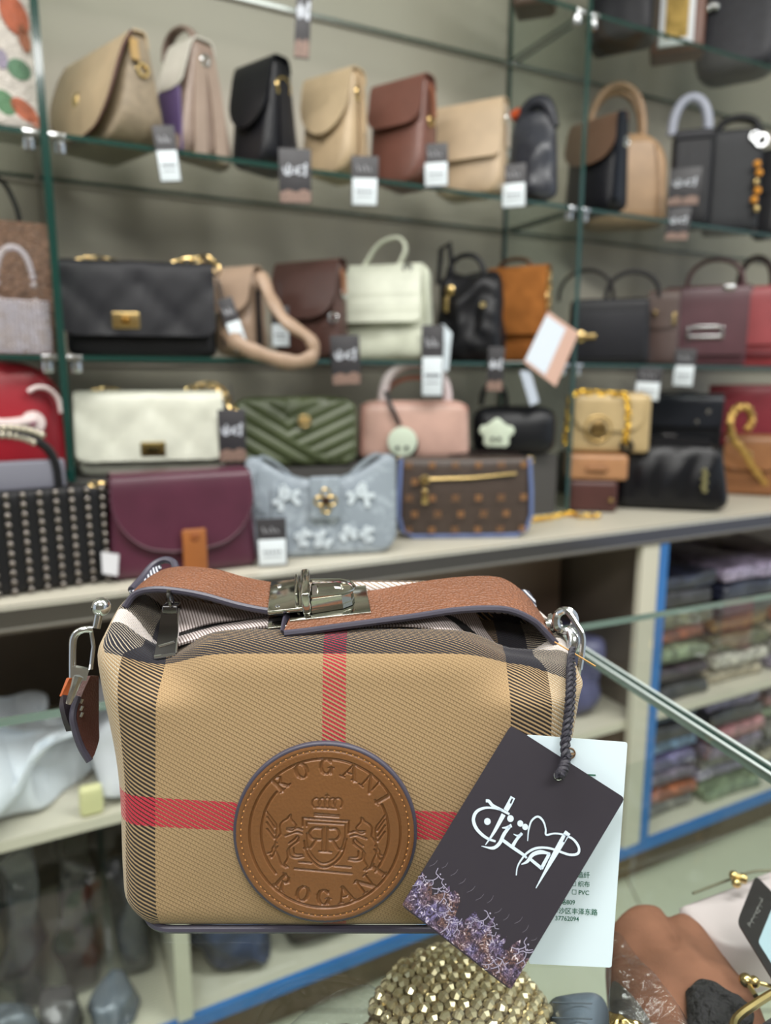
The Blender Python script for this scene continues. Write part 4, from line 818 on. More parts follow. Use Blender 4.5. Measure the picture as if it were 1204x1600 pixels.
b.body(Lp((36, 36, 42)), .014, .7, .95).handle(Lp((52, 46, 48)), -1.25, .1, .075, .0045, y=.02).handle(Lp((40, 38, 42)), -.1, 1.15, .062, .0055, y=-.02)
b.disc('turn_lock', GOLD, -.70, .42, .014).box('lock_toggle', GOLD, -.48, .42, .034, .012, .008, off=.006).box('front_pocket', Lp((40, 40, 48)), 0, .45, b.W * .86, b.H * .7, .008, .003, off=0)
b = Bag('mini_handbag', 'small dark taupe bag with a gold catch tucked beside the burgundy briefcase', 1008, 1062, 456, SH2, .05, -10, .05)
b.body(Lp((92, 72, 68)), .012, .6, .9).flap(Lp((100, 80, 74)), .5, .015).box('catch', GOLD, -.4, .7, .010, .014).box('catch', GOLD, .75, .62, .009, .03)
b = Bag('briefcase_handbag', 'burgundy briefcase bag with chrome bar buckle and arched handle', 1040, 1160, 450, SH2, .12, 4, .08)
BUR = Lp((88, 46, 56), .32); b.body(BUR, .010, .85).flap(Lp((94, 50, 60), .32), .86, .008, lift=.004).handle(Lp((96, 64, 66)), -.5, .85, .075, .0065)
for dz_, w_ in ((.024, .075), (-.002, .085)): b.box('buckle_bar', SILVER, -.02, .38 + dz_ / b.H, w_, .008, .006, off=.012)
for xx in (-.42, .40): b.box('buckle_end', SILVER, xx, .42, .008, .034, .006, off=.012)
b.box('top_catch', SILVER, .5, .97, .03, .014, .006)
b = Bag('satchel_handbag', 'red two tone satchel with dark arched handle past the briefcase', 1150, 1214, 450, SH2, .10, 2, .08)
b.body(Lp((170, 52, 60), .35), .010, .85).flap(Lp((178, 66, 72), .35), .72, .010, lift=.004).handle(Lp((66, 40, 40), .3), -1.0, .5, .085, .008).ring(SILVER, -.55, .98, .010, .003)
b.box('trim_band', Lp((120, 30, 40)), 0, .16, b.W * .98, .022, .004, off=.004)
# ---- narrow bay
b = Bag('sequin_handbag', 'white beaded bag with orange and green leaf motifs on the upper shelf', -120, 50, -60, SH1, .06, 4, .09)
b.body(mat((206, 198, 190), .5, 0, (260, .9, .003), (70, .25), 'white_beading'), .012, .9, .9, 0, n=12)
rng = random.Random(3)
for x, y, w_, h_, c_, a in ((22, 22, 38, 60, (168, 84, 50), 20), (38, 60, 16, 40, (150, 90, 60), 10), (30, 108, 34, 30, (84, 122, 92), -20), (8, 160, 30, 38, (84, 126, 88), 30), (38, 172, 44, 26, (176, 92, 58), -40), (3, 92, 16, 28, (150, 140, 160), 0), (56, 190, 20, 18, (176, 96, 60), 0), (-30, 60, 40, 50, (84, 122, 92), 0)):
    q = hit(x, y, mw(b.r) @ Vector((0, b.yf(b.H / 2) - .003, 0)), (mw(b.r).to_3x3() @ Vector((0, -1, 0)))); l = mw(b.r).inverted() @ q
    m = M(); n_ = 14; ca, sa = math.cos(R(a)), math.sin(R(a)); m.add([(l.x + (math.cos(i / n_ * 6.283) * w_ * ca - math.sin(i / n_ * 6.283) * h_ * sa) * b.px / 2, l.y + .001, l.z + (math.cos(i / n_ * 6.283) * w_ * sa + math.sin(i / n_ * 6.283) * h_ * ca) * b.px / 2) for i in range(n_)] , [list(range(n_))])
    k0 = len(m.v); m.add([v + Vector((0, .006, 0)) for v in m.v], [[i, (i + 1) % n_, 0, 0][:2] + [(i + 1) % n_ - n_, i - n_] for i in range(0)]); m.f += [[i, i + n_, (i + 1) % n_ + n_, (i + 1) % n_] for i in range(n_)]; m.mi += [0] * n_
    m.build('leaf_motif', mat(c_, .5, 0, (300, .8, .002), (60, .3), 'beaded_leaf'), b.r, label='beaded leaf motif')
b = Bag('straw_handbag', 'brown glitter straw tote with a thin black arched handle', -110, 74, 346, SH2, .12, 2, .07)
b.body(mat((128, 96, 76), .5, 0, (240, .9, .003), (140, .5), 'glitter_straw'), .008, .85)
tube(spline([mw(b.r).inverted() @ ont(*q, .12) for q in ((-60, 300), (-20, 275), (5, 285), (24, 320), (32, 352))], 16), .004, 8).build('handle', Lp((26, 26, 28)), b.r)
CRY = MT('iridescent_crystal'); hue = CRY.tex('Noise', 60, Detail=2.0); cr_ = CRY.nt.nodes.new('ShaderNodeTexNoise')
CRY.set(Base_Color=CRY.mix(((hue - .45) * 6).op('MINIMUM', 1.0).op('MAXIMUM', 0.0), lin((222, 214, 222)), lin((206, 190, 184))), Metallic=.6, Roughness=.18)
b = Bag('crystal_handbag', 'tiny white crystal bag with crystal arch handle before the brown straw tote', -14, 76, 470, SH2, .035, 8, .05)
b.body(mat((196, 190, 196), .4, 0, (200, .9, .002), key='crystal_base'), .008, .9)
m = M()
for i in range(13):
    for j in range(11):
        c_ = Vector((-b.W / 2 + b.W * (i + .5) / 13, b.yf(b.H * j / 11) - .002, b.H * (j + .5) / 11)); r_ = b.W / 13 * .48; a0 = rng.random() * .8; t1, t2 = rng.uniform(-.4, .4), rng.uniform(-.4, .4)
        top = [c_ + Vector((math.cos(a0 + q * 1.047) * r_ * .5, -.0022 + t1 * math.cos(a0 + q * 1.047) * .002, math.sin(a0 + q * 1.047) * r_ * .5)) for q in range(6)]; bot = [c_ + Vector((math.cos(a0 + q * 1.047) * r_, .001, math.sin(a0 + q * 1.047) * r_)) for q in range(6)]
        m.add(top + bot, [list(range(6))] + [[q, q + 6, (q + 1) % 6 + 6, (q + 1) % 6] for q in range(6)])
m.build('crystals', CRY.m, b.r, smooth=False, kind='stuff')
m = M(); pth = arc(-b.W * .32, b.W * .30, b.H, .082, -.004, 22, .6)
for i, p in enumerate(pth): lathe([(0, -.006), (.005, -.003), (.0056, 0), (.005, .003), (0, .006)], 6, p, m=m)
m.build('crystal_handle', CRY.m, b.r, smooth=False, kind='stuff')
# ---- back row on the riser
b = Bag('backpack', 'red bag with white curved applique lines in the narrow bay behind the studded bag', -70, 98, 566, RISE, .08, 4, .10, cat='bag')
RED_ = mat((148, 30, 42), .35, 0, (40, -.2, .002), (10, .15), 'red_vinyl'); b.body(RED_, .03, .85, .9, .02, .07, bulge=.01, n=14)
WH = mat((222, 206, 204), .45, key='white_applique')
def bp(x, y, off=.006): q = hit(x, y, mw(b.r) @ Vector((0, b.yf(b.H * .5) - off, 0)), mw(b.r).to_3x3() @ Vector((0, -1, 0))); return mw(b.r).inverted() @ q
tube(spline([bp(*q) for q in ((44, 612), (58, 605), (76, 608), (90, 622), (96, 645))], 16), .0065, 8, flat=.6).build('curved_applique', WH, b.r)
tube(spline([bp(*q, .002) for q in ((-30, 655), (0, 662), (30, 660), (55, 655))], 12), .017, 10, flat=.5).build('white_band', WH, b.r)
lathe([(0, 0), (.019, 0), (.018, .006), (0, .007)], 20, bp(52, 660, .001), 'y').build('round_applique', WH, b.r); lathe([(0, 0), (.007, 0), (.006, .004), (0, .005)], 14, bp(50, 658, .012), 'y').build('pink_dot', mat((190, 60, 120), .5), b.r)
b = Bag('quilted_handbag', 'ivory diamond quilted flap bag with antique gold push lock and chain', 130, 348, 616, RISE, .055, -4, .075)
IV = leather((212, 213, 198), .38, 420, .2); b.body(IV, .016, .75, 1, .012).flap(IV, .80, .016, disp=quilt(.125, .008), lift=.006, th=.004)
b.box('lock_plate', mat((150, 132, 84), .3, 1, key='antique_gold'), .02, .34, .042, .026, .006, off=.016).box('lock_hole', mat((70, 62, 40), .4, 1), .02, .34, .020, .010, .004, off=.022)
b.chain(GOLD, [(-b.W * .40, 0, b.H + .004), (-b.W * .3, .01, b.H + .008), (-b.W * .2, .01, b.H + .004)]).chain(GOLD, [(b.W * .25, .01, b.H + .006), (b.W * .38, .0, b.H + .016), (b.W * .48, -.01, b.H + .012), (b.W * .56, -.02, b.H * .85), (b.W * .6, -.03, b.H * .72)], .007, .002)
b = Bag('chevron_handbag', 'olive green camera bag with diagonal chevron stitching and gold emblem', 366, 558, 620, RISE, .055, 4, .06)
OL = leather((78, 87, 58), .38, 420, .2); rib = lambda x, z, y: ((-.0045 * (1 - abs(math.sin(math.pi * ((x * .62 + z) / .030 if (x * .5 + .02) < (b.H * .5 - z) or x < -.02 else (z - x * .45) / .026)))) ) * (-1 if y < 0 else 0) * 1.0 if y < 0 else 0, 0)
b.body(OL, .016, .85, 1, .03, .03, bulge=.004, disp=rib, n=90)
b.disc('emblem', GOLD, .12, .66, .011, off=.006, hole=1).box('emblem_bar', GOLD, .12, .66, .018, .008, .004, off=.006)
b = Bag('box_handbag', 'blush pink box bag with paper wrapped handle and round pale pendant', 556, 734, 626, RISE, .06, 6, .09)
PK = leather((206, 168, 154), .40, 420, .15); b.body(PK, .02, .9, .96, .0, .02, bulge=.003, n=12)
b.handle(mat((216, 200, 202), .4, 0, (110, -.6, .002), key='wrapped_pink'), -.55, .62, .085, .011, z=.96, label='tissue wrapped handle').handle(leather((190, 130, 112)), -.5, .66, .055, .006, z=.96, y=.03)
b.seam(leather((196, 142, 130)), [(-b.W * .47, b.yf(0) + .002, b.H * .1), (-b.W * .46, b.yf(b.H) - .001, b.H * .82), (-b.W * .38, b.yf(b.H) + .003, b.H * .93), (b.W * .38, b.yf(b.H) + .003, b.H * .93), (b.W * .46, b.yf(b.H) - .001, b.H * .82)], .0016)
b.disc('pendant', mat((206, 218, 198), .4, key='pale_pendant'), -.24, .34, .031, .006, off=.014, label='round pale green pendant').disc('pendant_backing', Lp((24, 24, 28)), -.21, .28, .031, .005, off=.007)
for xx in (-.33, -.17): b.disc('pendant_dot', mat((46, 50, 46), .5), xx, .24, .0045, .002, off=.021)
b.strap(Lp((28, 28, 32)), [(-b.W * .26, -.03, b.H + .02), (-b.W * .21, b.yf(b.H) - .008, b.H * .9), (-b.W * .14, b.yf(b.H) - .012, b.H * .62)], .009, .003, (1, 0, 0))
b = Bag('barrel_handbag', 'black barrel bag with pale pendant beside the glass upright', 736, 868, 634, RISE, .05, 4, .10)
b.body(Lp((24, 26, 32), .3), .035, .8, 1, .02, .02, bulge=.008).handle(Lp((24, 24, 28)), -.8, -.2, .05, .006)
b.disc('pendant', mat((206, 218, 198), .4, key='pale_pendant'), -.44, .46, .030, .006, off=.010, label='pale green flower pendant')
for k in range(5): b.disc('pendant_petal', mat((206, 218, 198), .4, key='pale_pendant'), -.44 + .30 * math.cos(k * 1.257 + .3), .46 + .20 * math.sin(k * 1.257 + .3), .012, .005, off=.010)
for xx in (-.53, -.38): b.disc('pendant_dot', mat((46, 50, 46), .5), xx, .36, .0045, .002, off=.017)
# ---- front row on the ledge
b = Bag('studded_handbag', 'black handbag covered in rows of pewter ball studs with a pearl handle', -70, 164, 762, LEDGE, -.13, 8, .06)
b.body(Lp((26, 26, 30), .4), .012, .9, 1, .01)
stud = lathe([(0, 0), (.0058, 0), (.0054, .0030), (.0037, .0050), (0, .0057)], 10, (0, 0, 0), 'y').mesh('stud', mat((118, 112, 108), .25, 1, key='pewter')); nn = 0
cols = 10; rows = 11
for i in range(cols):
    for j in range(rows):
        x = -b.W / 2 + b.W * (i + .6) / cols; z = b.H * (j + .5) / rows; link_copy(stud, 'stud', b.r, Matrix.Translation((x, b.yf(z) - .0012, z)))
for j in range(rows): z = b.H * (j + .5) / rows; link_copy(stud, 'stud', b.r, Matrix.Translation((b.W / 2 * 1.0, -.012, z)) @ Matrix.Rotation(R(90), 4, 'Z'))
hp = arc(-b.W * .46, b.W * .20, b.H * .98, .085, -.01, 26, .55); tube(hp, .011, 8, flat=.6).build('handle', Lp((30, 30, 34)), b.r)
m = M()
for p in spline([q + Vector((0, -.006, .004)) for q in hp[5:20]], 15):
    for dd in (-.006, .006): lathe([(.0058 * math.sin(R(a)) + 1e-5, -.0058 * math.cos(R(a))) for a in range(0, 181, 36)], 8, p + Vector((dd, 0, dd * .8)), m=m)
m.build('handle_pearls', mat((196, 188, 172), .18, .8, key='pearl'), b.r, kind='stuff')
b.box('top_pocket', mat((118, 118, 130), .5), -.1, 1.10, b.W * .6, .05, .02, .004, off=-.035, label='grey inner pouch').chain(GOLD, [(b.W * .40, -.02, b.H * 1.0), (b.W * .52, -.02, b.H * .98)], .005, .0015)
b = Bag('flap_handbag', 'burgundy saddle bag with rounded flap and tan tab closure', 166, 402, 738, LEDGE, -.12, 10, .08)
BU = leather((80, 36, 54), .34, 420, .15); b.body(BU, .016, .7, .90, .01).flap(BU, .74, .095, lift=.006, edge=leather((78, 34, 52)))
rbox(.019, .004, .036, .0035, c=(b.W * .035, b.yf(b.H * .25) - .018, b.H * .26)).build('tab', leather((156, 92, 42), .5), b.r, label='tan tab closure')
tube([(b.W * .035, b.yf(b.H * .3) - .018, b.H * .40), (b.W * .035, b.yf(b.H * .4) - .018, b.H * .44)], .0192, 16, flat=1).map(lambda v: Vector((v.x, b.yf(b.H * .4) - .014 + (v.y - b.yf(b.H * .4) + .018) * .22, b.H * .40 + (v.z - b.H * .40) * .9))).build('tab_end', leather((156, 92, 42), .5), b.r)
b.disc('snap', leather((140, 76, 34)), .07, .40, .008, .003, off=.022)
b = Bag('hobo_handbag', 'pale blue grey printed hobo bag with gold four petal clasp', 384, 622, 712, LEDGE, -.115, 8, .07)
GM = MT('grey_print_canvas'); v1 = GM.tex('Voronoi', 34, out=0, Distortion=0.0) if False else GM.tex('Noise', 34, Detail=3.0, Distortion=1.5); GM.set(Base_Color=GM.mix((v1 - .52).op('MULTIPLY', 9.0).op('MINIMUM', 1.0).op('MAXIMUM', 0.0), lin((136, 146, 156)), lin((158, 168, 178))), Roughness=.5)
W_ = b.W; dip = lambda x, z, y: (0, -(max(0, z / b.H - .5) * 2) * .045 * max(0, 1 - (x / (W_ * .42)) ** 2))
b.body(GM.m, .014, .55, 1, .04, 0, bulge=.006, disp=dip, n=24)
m = M(); FRM = mat((208, 218, 226), .5, key='white_letter_print')
for cx_, cz_, s_, rot_ in ((-.50, .62, .050, .3), (.48, .62, .050, -.2), (-.30, .22, .032, 1.2), (-.05, .18, .034, 2.2), (.30, .24, .032, .2), (.55, .22, .03, 1.5), (-.62, .24, .028, 2.6), (.1, .42, .022, .9)):
    c_ = Vector((W_ / 2 * cx_, b.yf(b.H * cz_) - .0035, b.H * cz_)); T3 = [(-.35, -.4), (.0, .45), (.35, -.4), (-.5, -.05), (.5, .05)]
    for a_, c2_ in ((0, 1), (1, 2), (3, 4)):
        pa_, pb_ = [c_ + Vector(((T3[i][0] * math.cos(rot_) - T3[i][1] * math.sin(rot_)) * s_, 0, (T3[i][0] * math.sin(rot_) + T3[i][1] * math.cos(rot_)) * s_)) for i in (a_, c2_)]; ribbon2([pa_, pb_], .0085, (0, -1, 0), .0008, m, 3)
m.build('printed_letters', FRM, b.r, smooth=False, kind='stuff')
b.box('flap', GM.m, .0, .60, .056, .078, .012, .006, off=.002)
for k in range(4): b.disc('clasp_petal', GOLD, .0 + .085 * math.cos(k * 1.571), .58 + .075 * math.sin(k * 1.571), .0075, .005, off=.014, hole=1)
b.disc('clasp', mat((70, 50, 40), .3, .6), 0, .58, .008, .005, off=.014)
for sg in (-1, 1): b.strap(GM.m, [(sg * W_ * .47, 0, b.H * .90), (sg * W_ * .38, 0, b.H * 1.0), (sg * W_ * .24, .0, b.H * .86), (sg * W_ * .15, .0, b.H * .70)], .022, .004); b.disc('strap_ring', GOLD, sg * .93, .94, .006, .003, off=-.018, hole=1)
b.strap(GM.m, [(-W_ * .46, -.03, b.H * .92), (-W_ * .47, -.040, b.H * .72), (-W_ * .40, -.044, b.H * .50)], .010, .004, (1, 0, 0))
b = Bag('camera_handbag', 'dark brown monogram pouch bag with gold zip and blue piping', 614, 832, 714, LEDGE, -.10, 10, .06)
BM = mat((70, 58, 52), .42, 0, (300, .2), (60, .15), 'brown_coated_canvas'); BP = mat((98, 114, 158), .45, key='blue_piping'); b.body(BM, .014, .8, .94, .045, .0, bulge=.006, n=16)
ol = [(x, z) for x, z in ((-.47, 1.0), (-.485, .6), (-.49, .3), (-.46, .10), (-.38, .015), (-.2, .0), (0, -.0), (.2, .0), (.38, .015), (.46, .10), (.49, .3), (.485, .6), (.47, 1.0))]
tube([Vector((b.W * x * .985, b.yf(b.H * max(.04, z)) + .002, max(.0045, b.H * z))) for x, z in ol], .0042, 8).build('piping', BP, b.r)
tube([(-b.W * .27, b.yf(b.H * .75) - .004, b.H * .75), (b.W * .02, b.yf(b.H * .78) - .006, b.H * .76), (b.W * .36, b.yf(b.H * .8) - .004, b.H * .81)], .0030, 8).build('zipper', GOLD, b.r)
b.disc('zipper_slider', GOLD, -.60, .74, .010, .006, off=.006).box('zipper_pull', GOLD, -.60, .54, .013, .030, .005, off=.008)
MG = mat((136, 96, 60), .5, key='monogram_gold'); mo = M(); mo2 = M()
def motif(m, c, kind, r_):
    if kind: 
        for k in range(4): a = k * 1.571 + .785; m.add([c + Vector(((.55 * math.cos(a) + .42 * math.cos(t)) * r_, 0, (.55 * math.sin(a) + .42 * math.sin(t)) * r_)) for t in (0, 1.05, 2.1, 3.14, 4.19, 5.24)], [list(range(6))])
    else:
        ribbon2([c + Vector((-.7 * r_, 0, .8 * r_)), c + Vector((0, 0, -.8 * r_)), c + Vector((.7 * r_, 0, .8 * r_))], r_ * .34, (0, -1, 0), .0002, m, 3); ribbon2([c + Vector((-.9 * r_, 0, -.8 * r_)), c + Vector((0, 0, .7 * r_)), c + Vector((.9 * r_, 0, -.8 * r_))], r_ * .24, (0, -1, 0), .0002, m, 3)
for i in range(6):
    for j in range(5):
        x = (-.82 + .33 * i + .08 * (j % 2)); z = .12 + .2 * j
        if abs(x) < .9 and not (j == 3 and -.6 < x < .8): motif(mo, Vector((b.W / 2 * x, b.yf(b.H * z) - .0062 * (1 - x * x) - .0035, b.H * z)), (i + j) % 2, .0085)
mo.build('printed_motifs', MG, b.r, smooth=False, kind='stuff')
for sg in (-1, 1): b.disc('strap_ring', GOLD, sg * .95, .96, .007, .003, off=-.01, hole=1)
b.strap(Lp((48, 30, 30)), [(-b.W * .1, .02, b.H * 1.0), (b.W * .15, .02, b.H * 1.04), (b.W * .4, .0, b.H * 1.03)], .01, .004)
# ---- right bay on the ledge
b0 = Bag('box_handbag', 'chocolate brown box bag at the foot of the stack by the glass upright', 884, 962, 748, LEDGE, .02, 6, .10); b0.body(Lp((84, 46, 42)), .010, .9, 1).disc('snap', GOLD, .72, .42, .006)
b1 = Bag('flat_handbag', 'light caramel bag lying between the gold chain bag and the brown box', 880, 978, 708, LEDGE, .02, 6, .10); z1 = b0.H + LEDGE + .001
b1 = Bag('flat_handbag', b1.r['label'], 880, 978, 708, z1, .02, 6, .10); b1.body(Lp((188, 132, 86)), .010, .9, 1, H=b1.H).box('front_tab', Lp((176, 120, 78)), 0, .5, .05, .014)
bpy.data.objects.remove([o for o in C.objects if o.name.startswith('flat_handbag') and not o.children][0])
b1.r.name = 'flat_handbag'
b = Bag('chain_handbag', 'gold beige flap bag with round lock and bright gold chain, top of the stack', 884, 1012, 616, z1 + b1.H + .002, .02, 6, .07)
GB = mat((190, 166, 122), .4, .15, (300, .2, .0006), (20, .15), 'gold_beige_leather'); b.body(GB, .012, .8, 1).flap(GB, .62, .04, lift=.004, wide=.82).disc('turn_lock', mat((128, 104, 66), .3, .8), -.25, .42, .020, .006, off=.010).disc('lock_ring', mat((186, 156, 100), .3, .6), -.25, .42, .030, .006, off=.008, hole=1)
YG = mat((236, 190, 60), .28, 1, key='bright_gold')
b.chain(YG, [(-b.W * .52, -.03, .02), (-b.W * .5, -.04, b.H * .5), (-b.W * .46, -.04, b.H * .95), (-b.W * .3, -.03, b.H * 1.03), (0, -.03, b.H * 1.0), (b.W * .18, -.04, b.H * .98), (b.W * .22, -.045, b.H * .6), (b.W * .2, -.045, b.H * .2)], .0062, .0022)
b.ring(Lp((20, 20, 22)), .45, .12, .012, .005)
ch = chain([onz(*q, LEDGE + .007) for q in ((830, 812), (860, 808), (890, 802), (905, 806), (940, 806))] , .0055, .0022).build('gold_chain', YG, None, kind=None); tag(ch, 'loose bright gold chain lying on the cream ledge before the brown box', 'chain')
z2 = ont(1060, 705, .10).z
r2 = wbox(S1 + .20, S1 + 1.2, .085, .27, LEDGE + .001, z2).build('display_riser', mat((70, 68, 66), .6, key='charcoal_riser'), smooth=False); tag(r2, 'dark riser box on the ledge hidden behind the pleated black bag', 'riser')
b = Bag('clutch_handbag', 'glossy black clutch with chrome snaps above the pleated black bag', 1012, 1122, 618, z2, .12, 0, .07)
b.body(Lp((30, 32, 38), .2), .012, .8).flap(Lp((40, 44, 54), .16), .55, .01, lift=.004).disc('snap', SILVER, .62, .72, .007).disc('snap', SILVER, .35, .54, .006)
b.box('emblem', DSIL, -.35, .24, .04, .02, .006, off=.012).strap(Lp((22, 22, 26)), [(-b.W * .5, 0, b.H * .8), (-b.W * .3, 0, b.H * 1.06), (b.W * .1, 0, b.H * 1.04), (b.W * .5, 0, b.H * .9)], .012, .005)
b = Bag('flap_handbag', 'wine red flap bag behind the gold rope chain', 1110, 1216, 604, z2, .12, 0, .07); WR = leather((132, 36, 50), .36, 420, .15); b.body(WR, .014, .8).flap(WR, .78, .03, lift=.004)
b = Bag('rope_handbag', 'saddle tan quilted bag with a thick gold rope handle', 1128, 1214, 682, LEDGE, .0, 4, .06)
b.body(Lp((158, 100, 56)), .016, .8, .9, .01).flap(Lp((162, 104, 58)), .55, .03, disp=quilt(.02, .002), lift=.004)
rp = [mw(b.r).inverted() @ ont(*q, -.045) for q in ((1146, 688), (1140, 660), (1150, 638), (1168, 638), (1174, 658), (1166, 672))]
tube(spline(rp[::-1] + [mw(b.r).inverted() @ ont(*q, -.045) for q in ((1158, 700), (1180, 735), (1210, 770), (1240, 780))], 60), [.0095 + .002 * math.sin(i * 2.2) for i in range(60)], 8).build('rope_handle', mat((206, 168, 98), .35, .9, key='gold_rope'), b.r)
b.disc('stud', GOLD, -.1, .7, .010, off=.01)
b = Bag('pleated_handbag', 'black gathered leather bag with pale gold crest, in front on the ledge', 954, 1136, 690, LEDGE, -.06, 6, .09)
W_ = b.W; b.body(Lp((20, 20, 26), .24), .03, .55, .80, .03, .04, bulge=.016, disp=lambda x, z, y: ((.0035 * math.sin(x * (110 - z * 160) + math.sin(z * 30)) * math.sin(math.pi * min(1, z / b.H))) * (-1 if y < 0 else 1), 0), n=40)
b.strap(Lp((26, 26, 32), .25), [(-W_ * .34, -.01, b.H * .96), (-W_ * .05, -.01, b.H * 1.02), (W_ * .3, -.01, b.H * .97)], .03, .02)
for i in range(6): b.disc('crest_leaf', mat((176, 170, 128), .3, .9, key='pale_gold'), .50 + .03 * (i % 2), .62 - .055 * i, .006, .004, off=.012)
torus((-W_ * .36, b.yf(b.H * .95) - .01, b.H * .97), .014, .004, (.3, 1, 0)).build('handle_ring', GOLD, b.r)
# ------------------------------------------------------------------ price tags
def ptag(px, y0, y1, w_, t, label, kind='w', tilt=0, sy=0, group='price tags hanging over the shelf edges'):
    q = ont(px, y0, t); dp = depth(ont(px, (y0 + y1) / 2, t)); k = dp / F; W_, H_ = w_ * k, (q.z - ont(px, y1, t).z)
    r_ = thing('price_tag', label, 'tag', q, -math.atan2(q.x, q.y), group); r_.rotation_euler = (0, R(tilt), r_.rotation_euler.z)
    rbox(W_ / 2, .0005, H_ / 2, .0004, 1, 1, 1, 1, c=(0, 0, -H_ / 2)).build('card', mat((50, 48, 52), .45, key='dark_tag_card'), r_)
    if kind == 'w':
        rbox(W_ * .46, .0004, H_ * .27, .0003, 1, 1, 1, 1, c=(0, -.0008, -H_ * .71)).build('label', mat((214, 222, 228), .5, key='white_sticker'), r_, label='white price sticker')
        m = M()
        for i in range(5): ribbon2([(-W_ * .30 + W_ * .13 * i, -.0013, -H_ * .68), (-W_ * .22 + W_ * .13 * i, -.0013, -H_ * .72)], H_ * .05, (0, -1, 0), .0001, m, 2)
        ribbon2([(-W_ * .3, -.0013, -H_ * .80), (W_ * .3, -.0013, -H_ * .80)], H_ * .02, (0, -1, 0), .0001, m, 2); m.build('printed_figures', mat((120, 124, 132), .6), r_, smooth=False, kind='stuff')
        m = M()
        for i in range(4): ribbon2([(-W_ * .3 + W_ * .15 * i, -.0009, -H_ * (.18 + .05 * (i % 2))), (-W_ * .22 + W_ * .15 * i, -.0009, -H_ * .30)], H_ * .03, (0, -1, 0), .0001, m, 2)
        m.build('printed_lines', mat((150, 150, 156), .6), r_, smooth=False, kind='stuff')
    else:
        m = M()
        for pth, ww in ((((-.36, .34), (-.30, .46), (-.16, .46), (-.12, .32)), .06), (((-.2, .28), (-.26, .48)), .05), (((-.08, .44), (.02, .42), (.04, .34)), .06), (((.1, .32), (.1, .46), (.2, .44)), .05), (((.34, .26), (.30, .50)), .08), (((.08, .34), (.24, .32), (.36, .38)), .04)):
            ribbon2([(x * W_, -.0009, -z * H_) for x, z in pth], ww * H_ * .55, (0, -1, 0), .0001, m)
        m.build('printed_logo', mat((206, 210, 220), .5), r_, smooth=False, label='white calligraphic logo', kind='stuff')
        m = M(); m.add([(-W_ * .48, -.0009, -H_ * .80), (-W_ * .2, -.0009, -H_ * .74), (0, -.0009, -H_ * .79), (W_ * .25, -.0009, -H_ * .73), (W_ * .48, -.0009, -H_ * .78), (W_ * .48, -.0009, -H_ * .98), (-W_ * .48, -.0009, -H_ * .98)], [list(range(7))]); m.build('printed_crowd', mat((150, 122, 110) if kind == 'b' else (140, 120, 134), .5, 0, None, (300, .5)), r_, smooth=False)
    tube([(0, 0, -.004), (.002, .004, .02), (0, .014, sy or .045)], .0008, 6).build('string', mat((40, 40, 44), .6, key='tag_string'), r_)
    return r_
for a in ((254, 196, 284, 33, -.012, 'tag with white sticker below the large cream and taupe flap bag', 'w', -6), (460, 232, 318, 50, -.012, 'wide dark logo tag below the black flap bag', 'b'), (570, 244, 322, 42, -.012, 'tag with white sticker below the cream rounded flap bag', 'w', 1), (680, 224, 292, 38, -.012, 'tag with white sticker beside the reddish brown flap bag', 'w', -2), (802, 256, 325, 38, -.012, 'tag with white sticker below the slate pouch bag', 'w', -2),
          (1072, 262, 322, 46, -.012, 'dark logo tag before the black tote with the grey wrapped handle', 'b', 2), (1062, 324, 376, 34, -.014, 'small dark logo tag below the upper shelf edge in the far bay', 'b', 3), (476, -30, 92, 24, -.012, 'narrow dark tag hanging from the topmost shelf above the black flap bag', 'b', 4),
          (350, 466, 552, 24, -.01, 'slanted tag against the padded strap of the beige hobo bag', 'w', -18), (437, 478, 542, 28, .02, 'tag with white sticker before the dark chocolate flap bag', 'w'), (538, 524, 602, 45, -.015, 'dark logo tag below the mint cream bag', 'b', -2), (676, 508, 620, 34, -.015, 'long tag with white sticker below the black puffy bag', 'w'), (776, 542, 612, 25, -.015, 'narrow dark tag below the caramel suede bag', 'b', 2),
          (1015, 574, 626, 38, -.015, 'tag with white sticker below the wide low black tote', 'w', 3), (1072, 545, 604, 31, -.016, 'tag with white sticker below the burgundy briefcase bag', 'w', 2), (361, 640, 722, 42, -.03, 'dark logo tag between the ivory and olive bags', 'b'), (423, 810, 884, 46, -.175, 'tag with white sticker standing before the pale blue grey hobo bag', 'w', -1)):
    ptag(*a)
def loose_card(name, label, cs, pl_t, mt, nrm=None, th=.0008, group=None):
    p = [ont(x, y, t) for x, y, t in cs]; n = (p[1] - p[0]).cross(p[2] - p[0]).normalized(); n = n if n.dot(CAM - p[0]) > 0 else -n
    r_ = thing(name, label, 'card', p[0], 0, group); poly(p, th, n).build('card', mt, r_, world=True, smooth=False); return r_, p, n
r_, p, n = loose_card('swing_card', 'large tilted pink swing card with white panel hanging before the caramel bag', [(856, 486, -.02), (904, 520, -.02), (868, 604, -.03), (818, 566, -.03)], 0, mat((206, 168, 152), .45, key='pink_card'))
poly([p[0].lerp(p[1], .0).lerp(p[3], .08) + n * .0009, p[0].lerp(p[1], .62).lerp(p[3].lerp(p[2], .62), .08) + n * .0009, p[0].lerp(p[1], .62).lerp(p[3].lerp(p[2], .62), .95) + n * .0009, p[0].lerp(p[3], .95) + n * .0009], .0005, n).build('white_panel', mat((216, 224, 236), .45, key='white_panel'), r_, world=True, smooth=False)
tube([p[3], ont(790, 566, -.02), ont(775, 560, -.01)], .004, 6, flat=.3).build('ribbon', mat((190, 200, 200), .5), r_, world=True)
loose_card('tissue_slip', 'white paper slip standing up behind the long tag of the puffy bag', [(692, 506, .0), (706, 520, .0), (700, 580, -.005), (664, 580, -.005), (668, 520, 0)], 0, mat((206, 216, 224), .5, key='paper'))
